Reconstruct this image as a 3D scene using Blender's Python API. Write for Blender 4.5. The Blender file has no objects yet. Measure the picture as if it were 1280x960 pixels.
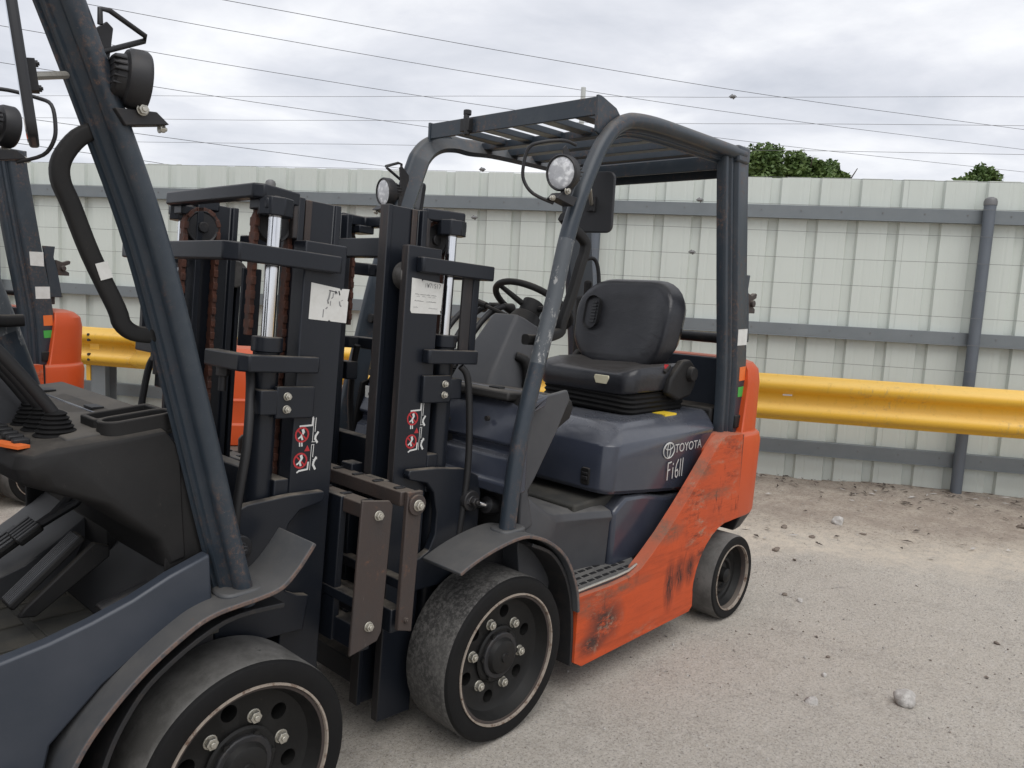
import bpy, bmesh, math, random
from mathutils import Vector, Matrix, Quaternion
random.seed(7)
R = math.radians
sc = bpy.context.scene
COL = sc.collection

# ------------------------------------------------------------------ camera, sky, sun, exposure
cam_d = bpy.data.cameras.new("camera")
cam = bpy.data.objects.new("camera", cam_d)
COL.objects.link(cam)
CAMP = Vector((1.73983, 2.09536, 1.41831))
CAME = (1.453654, -0.051652, 2.323223)
cam.location = CAMP
cam.rotation_euler = CAME
cam_d.sensor_width = 36
cam_d.lens = 968.97 / 1280 * 36
cam_d.clip_start = 0.05
cam_d.clip_end = 2000
sc.camera = cam

SUN_EL, SUN_AZ = R(58), R(60)       # sun above the cloud, behind and right of the camera
w = bpy.data.worlds.new("World")
sc.world = w
w.use_nodes = True
nt = w.node_tree
nt.nodes.clear()
def N(t, **k):
    n = nt.nodes.new(t)
    for a, b in k.items(): setattr(n, a, b)
    return n
L = lambda a, b: nt.links.new(a, b)
out = N('ShaderNodeOutputWorld'); bg = N('ShaderNodeBackground')
sky = N('ShaderNodeTexSky', sky_type='NISHITA', sun_disc=False, sun_elevation=SUN_EL, sun_rotation=R(90) - SUN_AZ)
bg.inputs['Strength'].default_value = 0.108
tc = N('ShaderNodeTexCoord'); sep = N('ShaderNodeSeparateXYZ'); L(tc.outputs['Generated'], sep.inputs[0])
# cloud deck: project the direction on a plane overhead so clouds flatten towards the horizon
mx = N('ShaderNodeMath', operation='MAXIMUM'); mx.inputs[1].default_value = 0.0; L(sep.outputs['Z'], mx.inputs[0])
ad = N('ShaderNodeMath', operation='ADD'); ad.inputs[1].default_value = 0.16; L(mx.outputs[0], ad.inputs[0])
dx = N('ShaderNodeMath', operation='DIVIDE'); dy = N('ShaderNodeMath', operation='DIVIDE')
L(sep.outputs['X'], dx.inputs[0]); L(ad.outputs[0], dx.inputs[1]); L(sep.outputs['Y'], dy.inputs[0]); L(ad.outputs[0], dy.inputs[1])
cmb = N('ShaderNodeCombineXYZ'); L(dx.outputs[0], cmb.inputs[0]); L(dy.outputs[0], cmb.inputs[1])
n1 = N('ShaderNodeTexNoise'); n1.inputs['Scale'].default_value = 1.15; n1.inputs['Detail'].default_value = 9; n1.inputs['Roughness'].default_value = .55; n1.inputs['Distortion'].default_value = .25
L(cmb.outputs[0], n1.inputs['Vector'])
r1 = N('ShaderNodeValToRGB'); L(n1.outputs['Fac'], r1.inputs[0])
e = r1.color_ramp.elements
e[0].position = .33; e[0].color = (5.5, 5.75, 6.35, 1)
e[1].position = .66; e[1].color = (9.3, 9.35, 9.5, 1)
m_ = r1.color_ramp.elements.new(.5); m_.color = (7.1, 7.25, 7.75, 1)
mixs = N('ShaderNodeMix', data_type='RGBA'); mixs.inputs[0].default_value = .94
L(sky.outputs[0], mixs.inputs[6]); L(r1.outputs[0], mixs.inputs[7])
L(mixs.outputs[2], bg.inputs['Color']); L(bg.outputs[0], out.inputs['Surface'])

sun_d = bpy.data.lights.new("sun", 'SUN'); sun_d.energy = 1.5; sun_d.angle = R(50); sun_d.color = (1, .97, .93)
sun = bpy.data.objects.new("sun", sun_d); COL.objects.link(sun)
sdir = Vector((math.cos(SUN_EL) * math.cos(SUN_AZ), math.cos(SUN_EL) * math.sin(SUN_AZ), math.sin(SUN_EL)))
sun.rotation_euler = sdir.to_track_quat('Z', 'Y').to_euler()
sun.location = (0, 0, 30)
sc.view_settings.view_transform = 'Standard'; sc.view_settings.look = 'None'
sc.view_settings.exposure = 0.14; sc.view_settings.gamma = 1.0
sc.render.engine = 'CYCLES'

# ------------------------------------------------------------------ materials
def lin(r, g, b):
    f = lambda c: c / 255 / 12.92 if c / 255 <= .04045 else ((c / 255 + .055) / 1.055) ** 2.4
    return (f(r), f(g), f(b), 1)

class Mat:
    """small wrapper building a node tree"""
    def __init__(s, name, base, rough=.5, metal=0.0, spec=.5):
        s.m = bpy.data.materials.new(name); s.m.use_nodes = True
        s.t = s.m.node_tree; s.b = s.t.nodes['Principled BSDF']
        s.b.inputs['Base Color'].default_value = base
        s.b.inputs['Roughness'].default_value = rough
        s.b.inputs['Metallic'].default_value = metal
        s.b.inputs['Specular IOR Level'].default_value = spec
        s.base = base; s.out = None; s.rout = None; s.rough = rough
        s.tc = None
    def n(s, t, **k):
        x = s.t.nodes.new(t)
        for a, b in k.items(): setattr(x, a, b)
        return x
    def l(s, a, b): s.t.links.new(a, b)
    def coord(s, scale=(1, 1, 1), rot=(0, 0, 0)):
        if s.tc is None: s.tc = s.n('ShaderNodeTexCoord')
        mp = s.n('ShaderNodeMapping'); mp.inputs['Scale'].default_value = scale; mp.inputs['Rotation'].default_value = rot
        s.l(s.tc.outputs['Object'], mp.inputs[0]); return mp.outputs[0]
    def noise(s, scale, detail=6, rough=.6, stretch=(1, 1, 1), dist=0, rot=(0, 0, 0)):
        x = s.n('ShaderNodeTexNoise'); x.inputs['Scale'].default_value = scale; x.inputs['Detail'].default_value = detail
        x.inputs['Roughness'].default_value = rough; x.inputs['Distortion'].default_value = dist
        s.l(s.coord(stretch, rot), x.inputs['Vector']); return x.outputs['Fac']
    def ramp(s, fac, a, b, va=0.0, vb=1.0):
        x = s.n('ShaderNodeMapRange'); x.inputs[1].default_value = a; x.inputs[2].default_value = b
        x.inputs[3].default_value = va; x.inputs[4].default_value = vb; s.l(fac, x.inputs[0]); return x.outputs[0]
    def mul(s, a, b):
        x = s.n('ShaderNodeMath', operation='MULTIPLY')
        for i, v in enumerate((a, b)):
            if isinstance(v, (int, float)): x.inputs[i].default_value = v
            else: s.l(v, x.inputs[i])
        return x.outputs[0]
    def up(s, a=.35, b=.95):
        g = s.n('ShaderNodeNewGeometry'); sp = s.n('ShaderNodeSeparateXYZ'); s.l(g.outputs['Normal'], sp.inputs[0])
        return s.ramp(sp.outputs['Z'], a, b)
    def layer(s, fac, col, rough=None):
        """mix colour col over what is there, by fac"""
        x = s.n('ShaderNodeMix', data_type='RGBA')
        if s.out is None: x.inputs[6].default_value = s.base
        else: s.l(s.out, x.inputs[6])
        x.inputs[7].default_value = col
        if isinstance(fac, (int, float)): x.inputs[0].default_value = fac
        else: s.l(fac, x.inputs[0])
        s.out = x.outputs[2]; s.l(s.out, s.b.inputs['Base Color'])
        if rough is not None:
            y = s.n('ShaderNodeMix', data_type='FLOAT')
            if s.rout is None: y.inputs[2].default_value = s.rough
            else: s.l(s.rout, y.inputs[2])
            y.inputs[3].default_value = rough
            if isinstance(fac, (int, float)): y.inputs[0].default_value = fac
            else: s.l(fac, y.inputs[0])
            s.rout = y.outputs[0]; s.l(s.rout, s.b.inputs['Roughness'])
        return s
    def bump(s, fac, strength=.2, dist=.01):
        x = s.n('ShaderNodeBump'); x.inputs['Strength'].default_value = strength; x.inputs['Distance'].default_value = dist
        s.l(fac, x.inputs['Height']); s.l(x.outputs[0], s.b.inputs['Normal']); return s

DUST = lin(150, 140, 125)
M = {}
def mk(name, *a, **k):
    x = Mat(name, *a, **k); M[name] = x.m; return x

# dark blue-grey forklift paint, scuffed and dusty
x = mk('guard_paint', (.028, .038, .050, 1), rough=.36, spec=.45)
x.layer(x.mul(x.ramp(x.noise(9, 8, .7), .5, .75), .25), (.10, .11, .115, 1), .6)
x.layer(x.mul(x.ramp(x.noise(4, 8, .8, (1, 1, .5)), .50, .62), x.mul(x.ramp(x.noise(60, 10, .85), .50, .60), .6)), (.22, .12, .07, 1), .85)
x.layer(x.mul(x.ramp(x.noise(90, 10, .85, (1, 1, 2.5)), .63, .67), .7), (.40, .37, .34, 1), .8)
x.layer(x.mul(x.up(), x.ramp(x.noise(14, 6), .3, .7, .1, .5)), DUST, .9)
x.layer(x.mul(x.ramp(x.noise(38, 9, .75, (1, 1, .3)), .70, .73), .7), (.33, .33, .32, 1), .6)
x.layer(x.mul(x.ramp(x.noise(23, 9, .75), .735, .76), .8), (.20, .075, .03, 1), .85)
x.bump(x.noise(220, 3), .08, .002)
x = mk('scuffed_paint', (.075, .085, .095, 1), rough=.5)
x.layer(x.ramp(x.noise(45, 9, .75, (1, 1, .4)), .56, .62), (.33, .33, .32, 1), .6)
x.layer(x.ramp(x.noise(26, 6, .7), .7, .72), (.04, .10, .25, 1), .5)
x.bump(x.noise(80, 5), .3, .003)
x = mk('hood_paint', (.035, .041, .059, 1), rough=.20)
x.layer(x.mul(x.ramp(x.noise(5, 8, .65), .45, .8), .30), (.085, .09, .105, 1), .42)
x.layer(x.mul(x.up(.5, 1), x.ramp(x.noise(6, 9, .7), .3, .7, .05, .35)), (.24, .235, .225, 1), .6)
x.layer(x.mul(x.ramp(x.noise(60, 9, .8, (.25, .25, 1)), .69, .73), .35), (.3, .3, .3, 1), .7)
x.b.inputs['Coat Weight'].default_value = .35; x.b.inputs['Coat Roughness'].default_value = .12
x = mk('sill_paint', (.032, .040, .054, 1), rough=.34)
x.layer(x.mul(x.ramp(x.noise(4, 8, .65), .35, .75), .45), (.07, .075, .09, 1), .6)
x.layer(x.mul(x.ramp(x.noise(50, 9, .8, (.2, 1, 1), rot=(0, .5, 0)), .68, .72), .5), (.25, .25, .25, 1), .7)
x = mk('orange_paint', (.54, .078, .018, 1), rough=.46, spec=.3)
x.layer(x.mul(x.ramp(x.noise(4, 8, .7), .35, .8), .55), (.44, .075, .03, 1), .55)
zone = x.ramp(x.noise(2.3, 3, .5), .50, .62); zone2 = x.ramp(x.noise(3.1, 3, .5, rot=(1, 0, 0)), .48, .60)
x.layer(x.mul(x.ramp(x.noise(4, 10, .8, (.5, 1, 1.6), rot=(0, -.25, 0)), .48, .75), .7), (.25, .045, .020, 1), .6)
x.layer(x.mul(x.ramp(x.noise(14, 12, .8, (.10, 1, 1.6), rot=(0, -.10, 0)), .50, .66), .45), (.20, .045, .022, 1), .7)
x.layer(x.mul(zone, x.mul(x.ramp(x.noise(9, 12, .85, (.45, 1, 1.8), rot=(0, -.2, 0)), .50, .60), .85)), (.050, .030, .024, 1), .7)
x.layer(x.mul(zone2, x.mul(x.ramp(x.noise(9, 12, .85, (2.4, 1, .5), rot=(0, .25, 0)), .55, .62), .9)), (.030, .022, .020, 1), .7)
x.layer(x.mul(zone, x.mul(x.ramp(x.noise(13, 12, .85, (.5, 1, 1.3), rot=(.5, 0, 0)), .54, .62), .8)), (.34, .28, .20, 1), .8)
def spot(x, cx, cz, r0, r1):
    sp = x.n('ShaderNodeSeparateXYZ'); x.l(x.coord(), sp.inputs[0]); c_ = x.n('ShaderNodeCombineXYZ'); x.l(sp.outputs[0], c_.inputs[0]); x.l(sp.outputs[2], c_.inputs[1])
    mp = x.n('ShaderNodeMapping'); mp.inputs['Location'].default_value = (-cx / r0, -cz / r1, 0); mp.inputs['Scale'].default_value = (1 / r0, 1 / r1, 1); x.l(c_.outputs[0], mp.inputs[0])
    ln = x.n('ShaderNodeVectorMath', operation='LENGTH'); x.l(mp.outputs[0], ln.inputs[0]); return x.ramp(ln.outputs['Value'], 1.0, .25)
for cx, cz, r0, r1 in ((-.52, .240, .135, .105), (-.44, .180, .10, .055)):   # rubbed patches low on the flank
    x.layer(x.mul(spot(x, cx, cz, r0, r1), x.mul(x.ramp(x.noise(16, 12, .85, (.5, 1, 1.5), rot=(0, .5, 0)), .38, .50), .97)), (.045, .030, .026, 1), .75)
    x.layer(x.mul(spot(x, cx - .02, cz - .01, r0 * .8, r1 * .8), x.mul(x.ramp(x.noise(24, 12, .85), .52, .60), .8)), (.32, .27, .20, 1), .85)
for cx, cz, r0, r1 in ((-.955, .270, .050, .130), (-1.03, .30, .055, .095), (-1.11, .305, .050, .085)):   # upright scrapes before the rear wheel
    x.layer(x.mul(spot(x, cx, cz, r0, r1), x.mul(x.ramp(x.noise(45, 12, .85, (3.2, 1, .30), rot=(0, .15, 0)),   .41, .50), .97)), (.028, .022, .020, 1), .75)
for cx, cz, r0, r1 in ((-.62, .345, .22, .035), (-.93, .50, .13, .06), (-1.18, .72, .12, .05), (-1.30, .60, .16, .03), (-.40, .33, .06, .05)):   # scuffed upper edge
    x.layer(x.mul(spot(x, cx, cz, r0, r1), x.mul(x.ramp(x.noise(20, 12, .85, (.4, 1, 1.4)), .42, .56), .8)), (.15, .095, .065, 1), .8)
x.layer(x.mul(x.up(.5, 1), .35), DUST, .9)
x.bump(x.noise(120, 4), .05, .002)
x = mk('orange_edge', (.62, .16, .10, 1), rough=.5)
x.layer(x.mul(x.ramp(x.noise(12, 9, .75), .45, .65), .8), (.36, .17, .13, 1), .7)
x.layer(x.ramp(x.noise(22, 9, .75), .62, .67), (.09, .06, .05, 1), .8)
x = mk('counterweight_paint', (.54, .078, .018, 1), rough=.40, spec=.3)
x.layer(x.mul(x.ramp(x.noise(5, 8, .7), .4, .8), .4), (.42, .07, .03, 1), .5)
x.layer(x.mul(x.ramp(x.noise(30, 10, .8), .66, .72), .6), (.45, .40, .33, 1), .8)
x.layer(x.mul(x.up(.4, 1), .3), DUST, .9)
x.bump(x.noise(60, 4), .1, .003)
x = mk('mast_black', (.010, .0125, .018, 1), rough=.34, spec=.38)
x.layer(x.mul(x.ramp(x.noise(6, 8, .7, (1, 1, .25)), .45, .8), .5), (.017, .020, .026, 1), .5)
x.layer(x.mul(x.up(.5, 1), x.ramp(x.noise(18, 6), .35, .7, .1, .6)), DUST, .9)
x.layer(x.mul(x.ramp(x.noise(30, 9, .8, (1, 1, .15)), .69, .74), .5), (.16, .15, .15, 1), .6)
x.bump(x.noise(140, 4), .08, .002)
x = mk('rail_edge', (.026, .024, .025, 1), rough=.45)
x.layer(x.mul(x.ramp(x.noise(20, 9, .75, (1, 1, .2)), .5, .72), .7), (.085, .06, .052, 1), .7)
x = mk('rust', (.050, .036, .031, 1), rough=.62)
x.layer(x.ramp(x.noise(12, 9, .75, (1, 1, .5)), .4, .7), (.042, .035, .033, 1), .6)
x.layer(x.mul(x.ramp(x.noise(25, 9, .8), .58, .70), .8), (.15, .075, .045, 1), .9)
x.layer(x.mul(x.ramp(x.noise(50, 9, .85, (1, 1, .2)), .62, .68), .6), (.20, .17, .15, 1), .7)
x.layer(x.mul(x.up(), .25), DUST, .95)
x.bump(x.noise(90, 6), .25, .003)
x = mk('roller_steel', (.13, .125, .12, 1), rough=.5, metal=.5)
x.layer(x.mul(x.ramp(x.noise(30, 8, .75), .45, .7), .7), (.05, .045, .04, 1), .7)
x = mk('chain_rust', (.10, .035, .02, 1), rough=.7)
x.layer(x.ramp(x.noise(40, 8, .7), .4, .7), (.035, .02, .016, 1), .6)
x = mk('rust_edge', (.15, .10, .08, 1), rough=.8)
x.layer(x.ramp(x.noise(35, 8, .8), .45, .6), (.06, .06, .065, 1), .6)
x.layer(x.ramp(x.noise(60, 8, .8), .6, .68), (.33, .24, .19, 1), .9)
x = mk('fender_paint', (.050, .055, .062, 1), rough=.5)
x.layer(x.mul(x.ramp(x.noise(7, 9, .7), .4, .7), .6), (.095, .093, .09, 1), .7)
x.layer(x.mul(x.ramp(x.noise(26, 9, .8), .64, .70), .8), (.17, .09, .055, 1), .85)
x.layer(x.mul(x.up(), .10), DUST, .9)
x.bump(x.noise(100, 5), .12, .003)
x = mk('black_plastic', (.010, .010, .0105, 1), rough=.55, spec=.28)
x.layer(x.mul(x.ramp(x.noise(5, 9, .7), .35, .75), .5), (.030, .028, .026, 1), .75)
x.layer(x.mul(x.ramp(x.noise(40, 10, .85, (1, 1, .4)), .60, .68), .35), (.09, .08, .07, 1), .9)
x.layer(x.mul(x.up(.6, 1), x.ramp(x.noise(8, 9, .7), .3, .65, .1, .55)), (.17, .15, .125, 1), .95)
x.bump(x.noise(400, 2), .1, .0015)
x = mk('dash_plastic', (.030, .029, .028, 1), rough=.6)
x.layer(x.mul(x.up(.6, 1), x.ramp(x.noise(7, 9, .7), .25, .65, .25, .75)), (.155, .138, .115, 1), .95)
x.layer(x.mul(x.up(.6, 1), x.ramp(x.noise(60, 9, .85), .60, .66)), (.03, .024, .02, 1), .95)
x = mk('grey_plastic', (.045, .047, .053, 1), rough=.5)
x.layer(x.mul(x.ramp(x.noise(6, 9, .7), .35, .75), .5), (.09, .09, .09, 1), .7)
x.layer(x.mul(x.up(.6, 1), x.ramp(x.noise(10, 9, .7), .3, .7, .15, .6)), (.22, .21, .19, 1), .9)
x.bump(x.noise(400, 2), .08, .0015)
x = mk('floor_mat', (.034, .034, .031, 1), rough=.8)
x.layer(x.ramp(x.noise(7, 9, .7), .4, .75), (.075, .068, .055, 1), .95)
x.bump(x.noise(200, 4), .2, .002)
x = mk('vinyl', (.014, .015, .019, 1), rough=.30)
x.layer(x.mul(x.ramp(x.noise(5, 8, .7), .4, .8), .5), (.05, .05, .055, 1), .5)
x.layer(x.mul(x.up(.7, 1), .12), DUST, .8)
x.bump(x.noise(9, 5, .6, (1, 1, 2.5), .6), .25, .01)
x = mk('rubber', (.006, .006, .0065, 1), rough=.7, spec=.22)
x.layer(x.mul(x.ramp(x.noise(9, 8, .7), .4, .75), .5), (.015, .0145, .0135, 1), .85)
x.layer(x.mul(x.ramp(x.noise(35, 10, .85), .60, .68), .35), (.06, .055, .05, 1), .9)
x.bump(x.noise(90, 6), .2, .002)
x = mk('tread_rubber', (.030, .029, .028, 1), rough=.85)
x.layer(x.mul(x.ramp(x.noise(75, 9, .8), .46, .58), .8), (.13, .125, .118, 1), .95)
x.layer(x.mul(x.ramp(x.noise(6, 6, .6), .45, .7), .5), (.14, .135, .125, 1), .95)
x.bump(x.noise(55, 8, .75), .5, .006)
x = mk('tread_grey', (.075, .073, .068, 1), rough=.85)
x.layer(x.ramp(x.noise(7, 8, .7), .4, .65), (.16, .155, .147, 1), .95)
x.layer(x.mul(x.ramp(x.noise(40, 8, .75), .62, .7), .8), (.03, .03, .03, 1), .9)
x.bump(x.noise(70, 8, .75), .3, .004)
x = mk('wheel_black', (.008, .008, .008, 1), rough=.5, spec=.3)
x.layer(x.mul(x.ramp(x.noise(8, 8, .7), .4, .75), .6), (.022, .021, .019, 1), .8)
x.layer(x.mul(x.ramp(x.noise(60, 8, .8), .66, .7), .6), (.13, .10, .08, 1), .9)
x.bump(x.noise(120, 4), .1, .002)
x = mk('rim_band', (.36, .31, .26, 1), rough=.6, metal=.3)
x.layer(x.ramp(x.noise(30, 8, .8), .5, .62), (.14, .085, .06, 1), .8)
x = mk('zinc', (.52, .50, .44, 1), rough=.42, metal=.75)
x.layer(x.mul(x.ramp(x.noise(60, 8, .8), .5, .7), .6), (.20, .17, .13, 1), .7)
x = mk('chrome', (.75, .76, .78, 1), rough=.12, metal=1.0)
x.layer(x.mul(x.ramp(x.noise(40, 4, .6, (1, 1, .05)), .5, .6), .5), (.25, .26, .28, 1), .3)
x = mk('dark_metal', (.028, .028, .03, 1), rough=.5, metal=.3)
x.layer(x.mul(x.ramp(x.noise(20, 8, .75), .5, .7), .5), (.075, .06, .05, 1), .75)
x = mk('hose', (.012, .012, .013, 1), rough=.55)
x = mk('paper', (.66, .66, .63, 1), rough=.8)
x.layer(x.mul(x.ramp(x.noise(30, 8, .7), .4, .7), .45), (.48, .47, .43, 1), .9)
x.layer(x.ramp(x.noise(45, 9, .8), .69, .71), (.10, .10, .10, 1), .9)
mk('ink', (.03, .03, .035, 1), rough=.8)
mk('faded_ink', (.22, .22, .22, 1), rough=.8)
mk('print_white', (.62, .62, .60, 1), rough=.6)
mk('print_red', (.42, .025, .03, 1), rough=.5)
mk('print_green', (.06, .36, .06, 1), rough=.6)
mk('print_orange', (.75, .16, .03, 1), rough=.5)
mk('print_yellow', (.78, .55, .04, 1), rough=.5)
mk('letter_grey', (.50, .50, .48, 1), rough=.5)
mk('tag_cream', (.62, .58, .42, 1), rough=.6)
x = mk('lens', (.50, .51, .53, 1), rough=.3)
x.layer(x.ramp(x.noise(55, 3, .5), .45, .62), (.86, .87, .88, 1), .15)
x.bump(x.noise(70, 2), .5, .004)
x = mk('mirror_back', (.020, .021, .024, 1), rough=.45)
x = mk('mirror_glass', (.7, .72, .75, 1), rough=.05, metal=1)
x = mk('red_paint', (.30, .03, .02, 1), rough=.5)

# the place
x = mk('fence_sheet', (.590, .630, .585, 1), rough=.5)
x.layer(x.mul(x.ramp(x.noise(1.2, 8, .7, (1, 1, .5)), .40, .75), .5), (.50, .535, .49, 1), .6)
x.layer(x.mul(x.ramp(x.noise(14, 8, .75, (4, 4, .05)), .52, .75), .16), (.42, .44, .40, 1), .65)
x.bump(x.noise(1.6, 3, .5, (1, 1, 2.2)), .03, .03)
x = mk('galvanised', (.165, .185, .195, 1), rough=.5, metal=.25)
x.layer(x.mul(x.ramp(x.noise(5, 8, .7), .35, .75), .5), (.23, .25, .26, 1), .6)
x.layer(x.mul(x.ramp(x.noise(40, 8, .8), .66, .72), .4), (.12, .11, .10, 1), .7)
x = mk('post_steel', (.115, .132, .155, 1), rough=.5, metal=.25)
x.layer(x.mul(x.ramp(x.noise(7, 8, .7, (1, 1, .3)), .35, .75), .5), (.17, .19, .21, 1), .6)
x.layer(x.mul(x.ramp(x.noise(30, 8, .8, (1, 1, .2)), .64, .70), .35), (.32, .32, .31, 1), .7)
x = mk('yellow_paint', (.80, .46, .040, 1), rough=.42)
x.layer(x.mul(x.ramp(x.noise(3, 8, .7), .4, .8), .35), (.78, .50, .09, 1), .55)
x.layer(x.mul(x.ramp(x.noise(35, 9, .8, (1, 1, .4)), .68, .72), .7), (.16, .13, .10, 1), .8)
x.layer(x.mul(x.up(.1, .9), .30), (.86, .72, .42, 1), .8)
x.layer(x.mul(x.ramp(x.noise(10, 9, .8, (1.6, 1.6, .3)), .55, .70), .45), (.42, .27, .06, 1), .7)
x.layer(x.mul(x.ramp(x.noise(60, 11, .85, (.3, .3, 1)), .60, .66), .5), (.30, .22, .12, 1), .8)
x.layer(x.mul(x.ramp(x.noise(2.2, 6, .7), .52, .62), x.mul(x.ramp(x.noise(24, 11, .85, (1, 1, .35)), .52, .60), .55)), (.36, .28, .16, 1), .8)
x = mk('wire_metal', (.17, .17, .17, 1), rough=.5, metal=.4)
mk('cable_black', (.03, .03, .032, 1), rough=.6)
mk('fibreglass', (.50, .52, .50, 1), rough=.6)
x = mk('stone_grey', (.40, .38, .355, 1), rough=.9)
x.layer(x.ramp(x.noise(35, 10, .8), .45, .62), (.58, .56, .53, 1), .95)
x.layer(x.mul(x.ramp(x.noise(80, 8, .8), .56, .62), .7), (.18, .16, .14, 1), .95)
x.bump(x.noise(45, 8, .75), .8, .01)
x = mk('stone_brown', (.16, .13, .11, 1), rough=.9)
x.layer(x.ramp(x.noise(25, 8, .75), .4, .65), (.25, .21, .17, 1), .95)
x.bump(x.noise(45, 8, .75), .6, .006)
x = mk('leaf', (.066, .118, .028, 1), rough=.6)
x.layer(x.ramp(x.noise(.9, 4), .4, .65), (.13, .19, .05, 1), .6)
x = mk('bark', (.09, .07, .055, 1), rough=.9)
x = mk('debris', (.07, .055, .045, 1), rough=.9)

# fence frame of reference: FN points from the lot to the fence, FD runs along it
FA = -1.0230310
FN = Vector((math.sin(FA), -math.cos(FA), 0)); FDIR = Vector((math.cos(FA), math.sin(FA), 0)); FDIST = 4.07549
def fpt(s, q, z): return FDIR * s + FN * q + Vector((0, 0, z))

# ground: worn asphalt and limestone gravel, a sand band and brown dirt at the fence
g = mk('ground_gravel', (.50, .462, .405, 1), rough=.92, spec=.2)
geo = g.n('ShaderNodeNewGeometry')
dot = g.n('ShaderNodeVectorMath', operation='DOT_PRODUCT'); dot.inputs[1].default_value = FN
g.l(geo.outputs['Position'], dot.inputs[0])
wob = g.noise(1.1, 7, .65); wob2 = g.noise(6, 6, .7)
q0 = g.n('ShaderNodeMath', operation='MULTIPLY_ADD'); q0.inputs[1].default_value = 1.1; g.l(wob, q0.inputs[0]); g.l(dot.outputs['Value'], q0.inputs[2])
q = g.n('ShaderNodeMath', operation='MULTIPLY_ADD'); q.inputs[1].default_value = .45; g.l(wob2, q.inputs[0]); g.l(q0.outputs[0], q.inputs[2])
qd = q.outputs[0]                      # about distance + 0.77
g.layer(g.ramp(g.noise(1.4, 9, .7), .35, .68, 0, .75), (.40, .362, .310, 1))
g.layer(g.mul(g.ramp(g.noise(.6, 6, .6), .42, .66), .5), (.54, .49, .42, 1))
g.layer(g.mul(g.ramp(g.noise(5.5, 11, .8), .50, .68), .55), (.27, .245, .22, 1))
g.layer(g.mul(g.ramp(g.noise(18, 12, .85), .48, .60), .50), (.58, .545, .49, 1))
g.layer(g.mul(g.ramp(g.noise(27, 12, .85, rot=(0, 0, 2)), .535, .60), .55), (.22, .20, .18, 1))
g.layer(g.mul(g.ramp(g.noise(60, 12, .85), .49, .58), .55), (.64, .605, .555, 1))
g.layer(g.mul(g.ramp(g.noise(85, 12, .85), .52, .59), .68), (.17, .155, .14, 1))
g.layer(g.mul(g.ramp(g.noise(130, 6, .8), .55, .62), .75), (.10, .09, .085, 1))
g.layer(g.mul(g.ramp(g.noise(110, 5, .8, rot=(0, 0, 1)), .60, .66), .8), (.78, .75, .71, 1))
sand = g.mul(g.ramp(qd, 2.70, 2.98), g.ramp(g.noise(9, 10, .8), .40, .58, .30, .92))
g.layer(sand, (.62, .55, .455, 1))
dirt = g.mul(g.ramp(qd, 3.15, 3.70), g.ramp(g.noise(5, 10, .8), .38, .58, .45, 1))
g.layer(dirt, (.325, .275, .232, 1))
g.layer(g.mul(g.ramp(qd, 3.0, 3.4), g.mul(g.ramp(g.noise(30, 12, .85, (1, 1.4, 1)), .52, .60), .75)), (.13, .11, .093, 1))
g.layer(g.mul(g.ramp(qd, 2.9, 3.2), g.mul(g.ramp(g.noise(46, 12, .85), .58, .64), .75)), (.58, .55, .51, 1))
g.layer(g.mul(g.ramp(qd, 2.75, 3.0), g.mul(g.ramp(g.noise(70, 12, .85), .55, .61), .6)), (.16, .14, .12, 1))
hb = g.n('ShaderNodeMath', operation='ADD'); g.l(g.noise(75, 10, .8), hb.inputs[0]); g.l(g.mul(g.noise(220, 3, .6), .5), hb.inputs[1])
g.bump(hb.outputs[0], .75, .012)

# ------------------------------------------------------------------ mesh helpers
def link(o, parent=None):
    COL.objects.link(o)
    if parent is not None: o.parent = parent
    return o

def finish(bm, name, mat, parent=None, bevel=0.0, seg=2, angle=32, smooth=True):
    bmesh.ops.recalc_face_normals(bm, faces=bm.faces)
    me = bpy.data.meshes.new(name); bm.to_mesh(me); bm.free()
    for m in (mat if isinstance(mat, (list, tuple)) else [mat]): me.materials.append(M[m])
    if smooth:
        for p_ in me.polygons: p_.use_smooth = True
        me.set_sharp_from_angle(angle=R(angle))
    o = bpy.data.objects.new(name, me); link(o, parent)
    if bevel > 0:
        b = o.modifiers.new('bevel', 'BEVEL'); b.width = bevel; b.segments = seg; b.limit_method = 'ANGLE'; b.angle_limit = R(38)
        b.use_clamp_overlap = True; b.harden_normals = False
    return o

def box(bm, c, s, rot=None, mi=0):
    m = Matrix.Translation(Vector(c)) @ ((rot.to_4x4() if rot is not None else Matrix.Identity(4))) @ Matrix.Diagonal((s[0], s[1], s[2], 1))
    r = bmesh.ops.create_cube(bm, size=1, matrix=m)
    for v in r['verts']:
        for f in v.link_faces: f.material_index = mi
    return r['verts']

def bxx(bm, x0, x1, y0, y1, z0, z1, mi=0):
    return box(bm, ((x0 + x1) / 2, (y0 + y1) / 2, (z0 + z1) / 2), (abs(x1 - x0), abs(y1 - y0), abs(z1 - z0)), None, mi)

def frame_of(d):
    d = d.normalized(); a = Vector((0, 0, 1)) if abs(d.z) < .95 else Vector((1, 0, 0))
    u = d.cross(a).normalized(); v = d.cross(u).normalized(); return u, v

def cyl(bm, p0, p1, r, n=16, r2=None, mi=0):
    p0 = Vector(p0); p1 = Vector(p1); u, v = frame_of(p1 - p0); r2 = r if r2 is None else r2
    A = []; B = []
    for i in range(n):
        t = 2 * math.pi * i / n; o = u * math.cos(t) + v * math.sin(t)
        A.append(bm.verts.new(p0 + o * r)); B.append(bm.verts.new(p1 + o * r2))
    fs = [bm.faces.new(A[::-1]), bm.faces.new(B)]
    for i in range(n): fs.append(bm.faces.new((A[i], A[(i + 1) % n], B[(i + 1) % n], B[i])))
    for f in fs: f.material_index = mi

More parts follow.
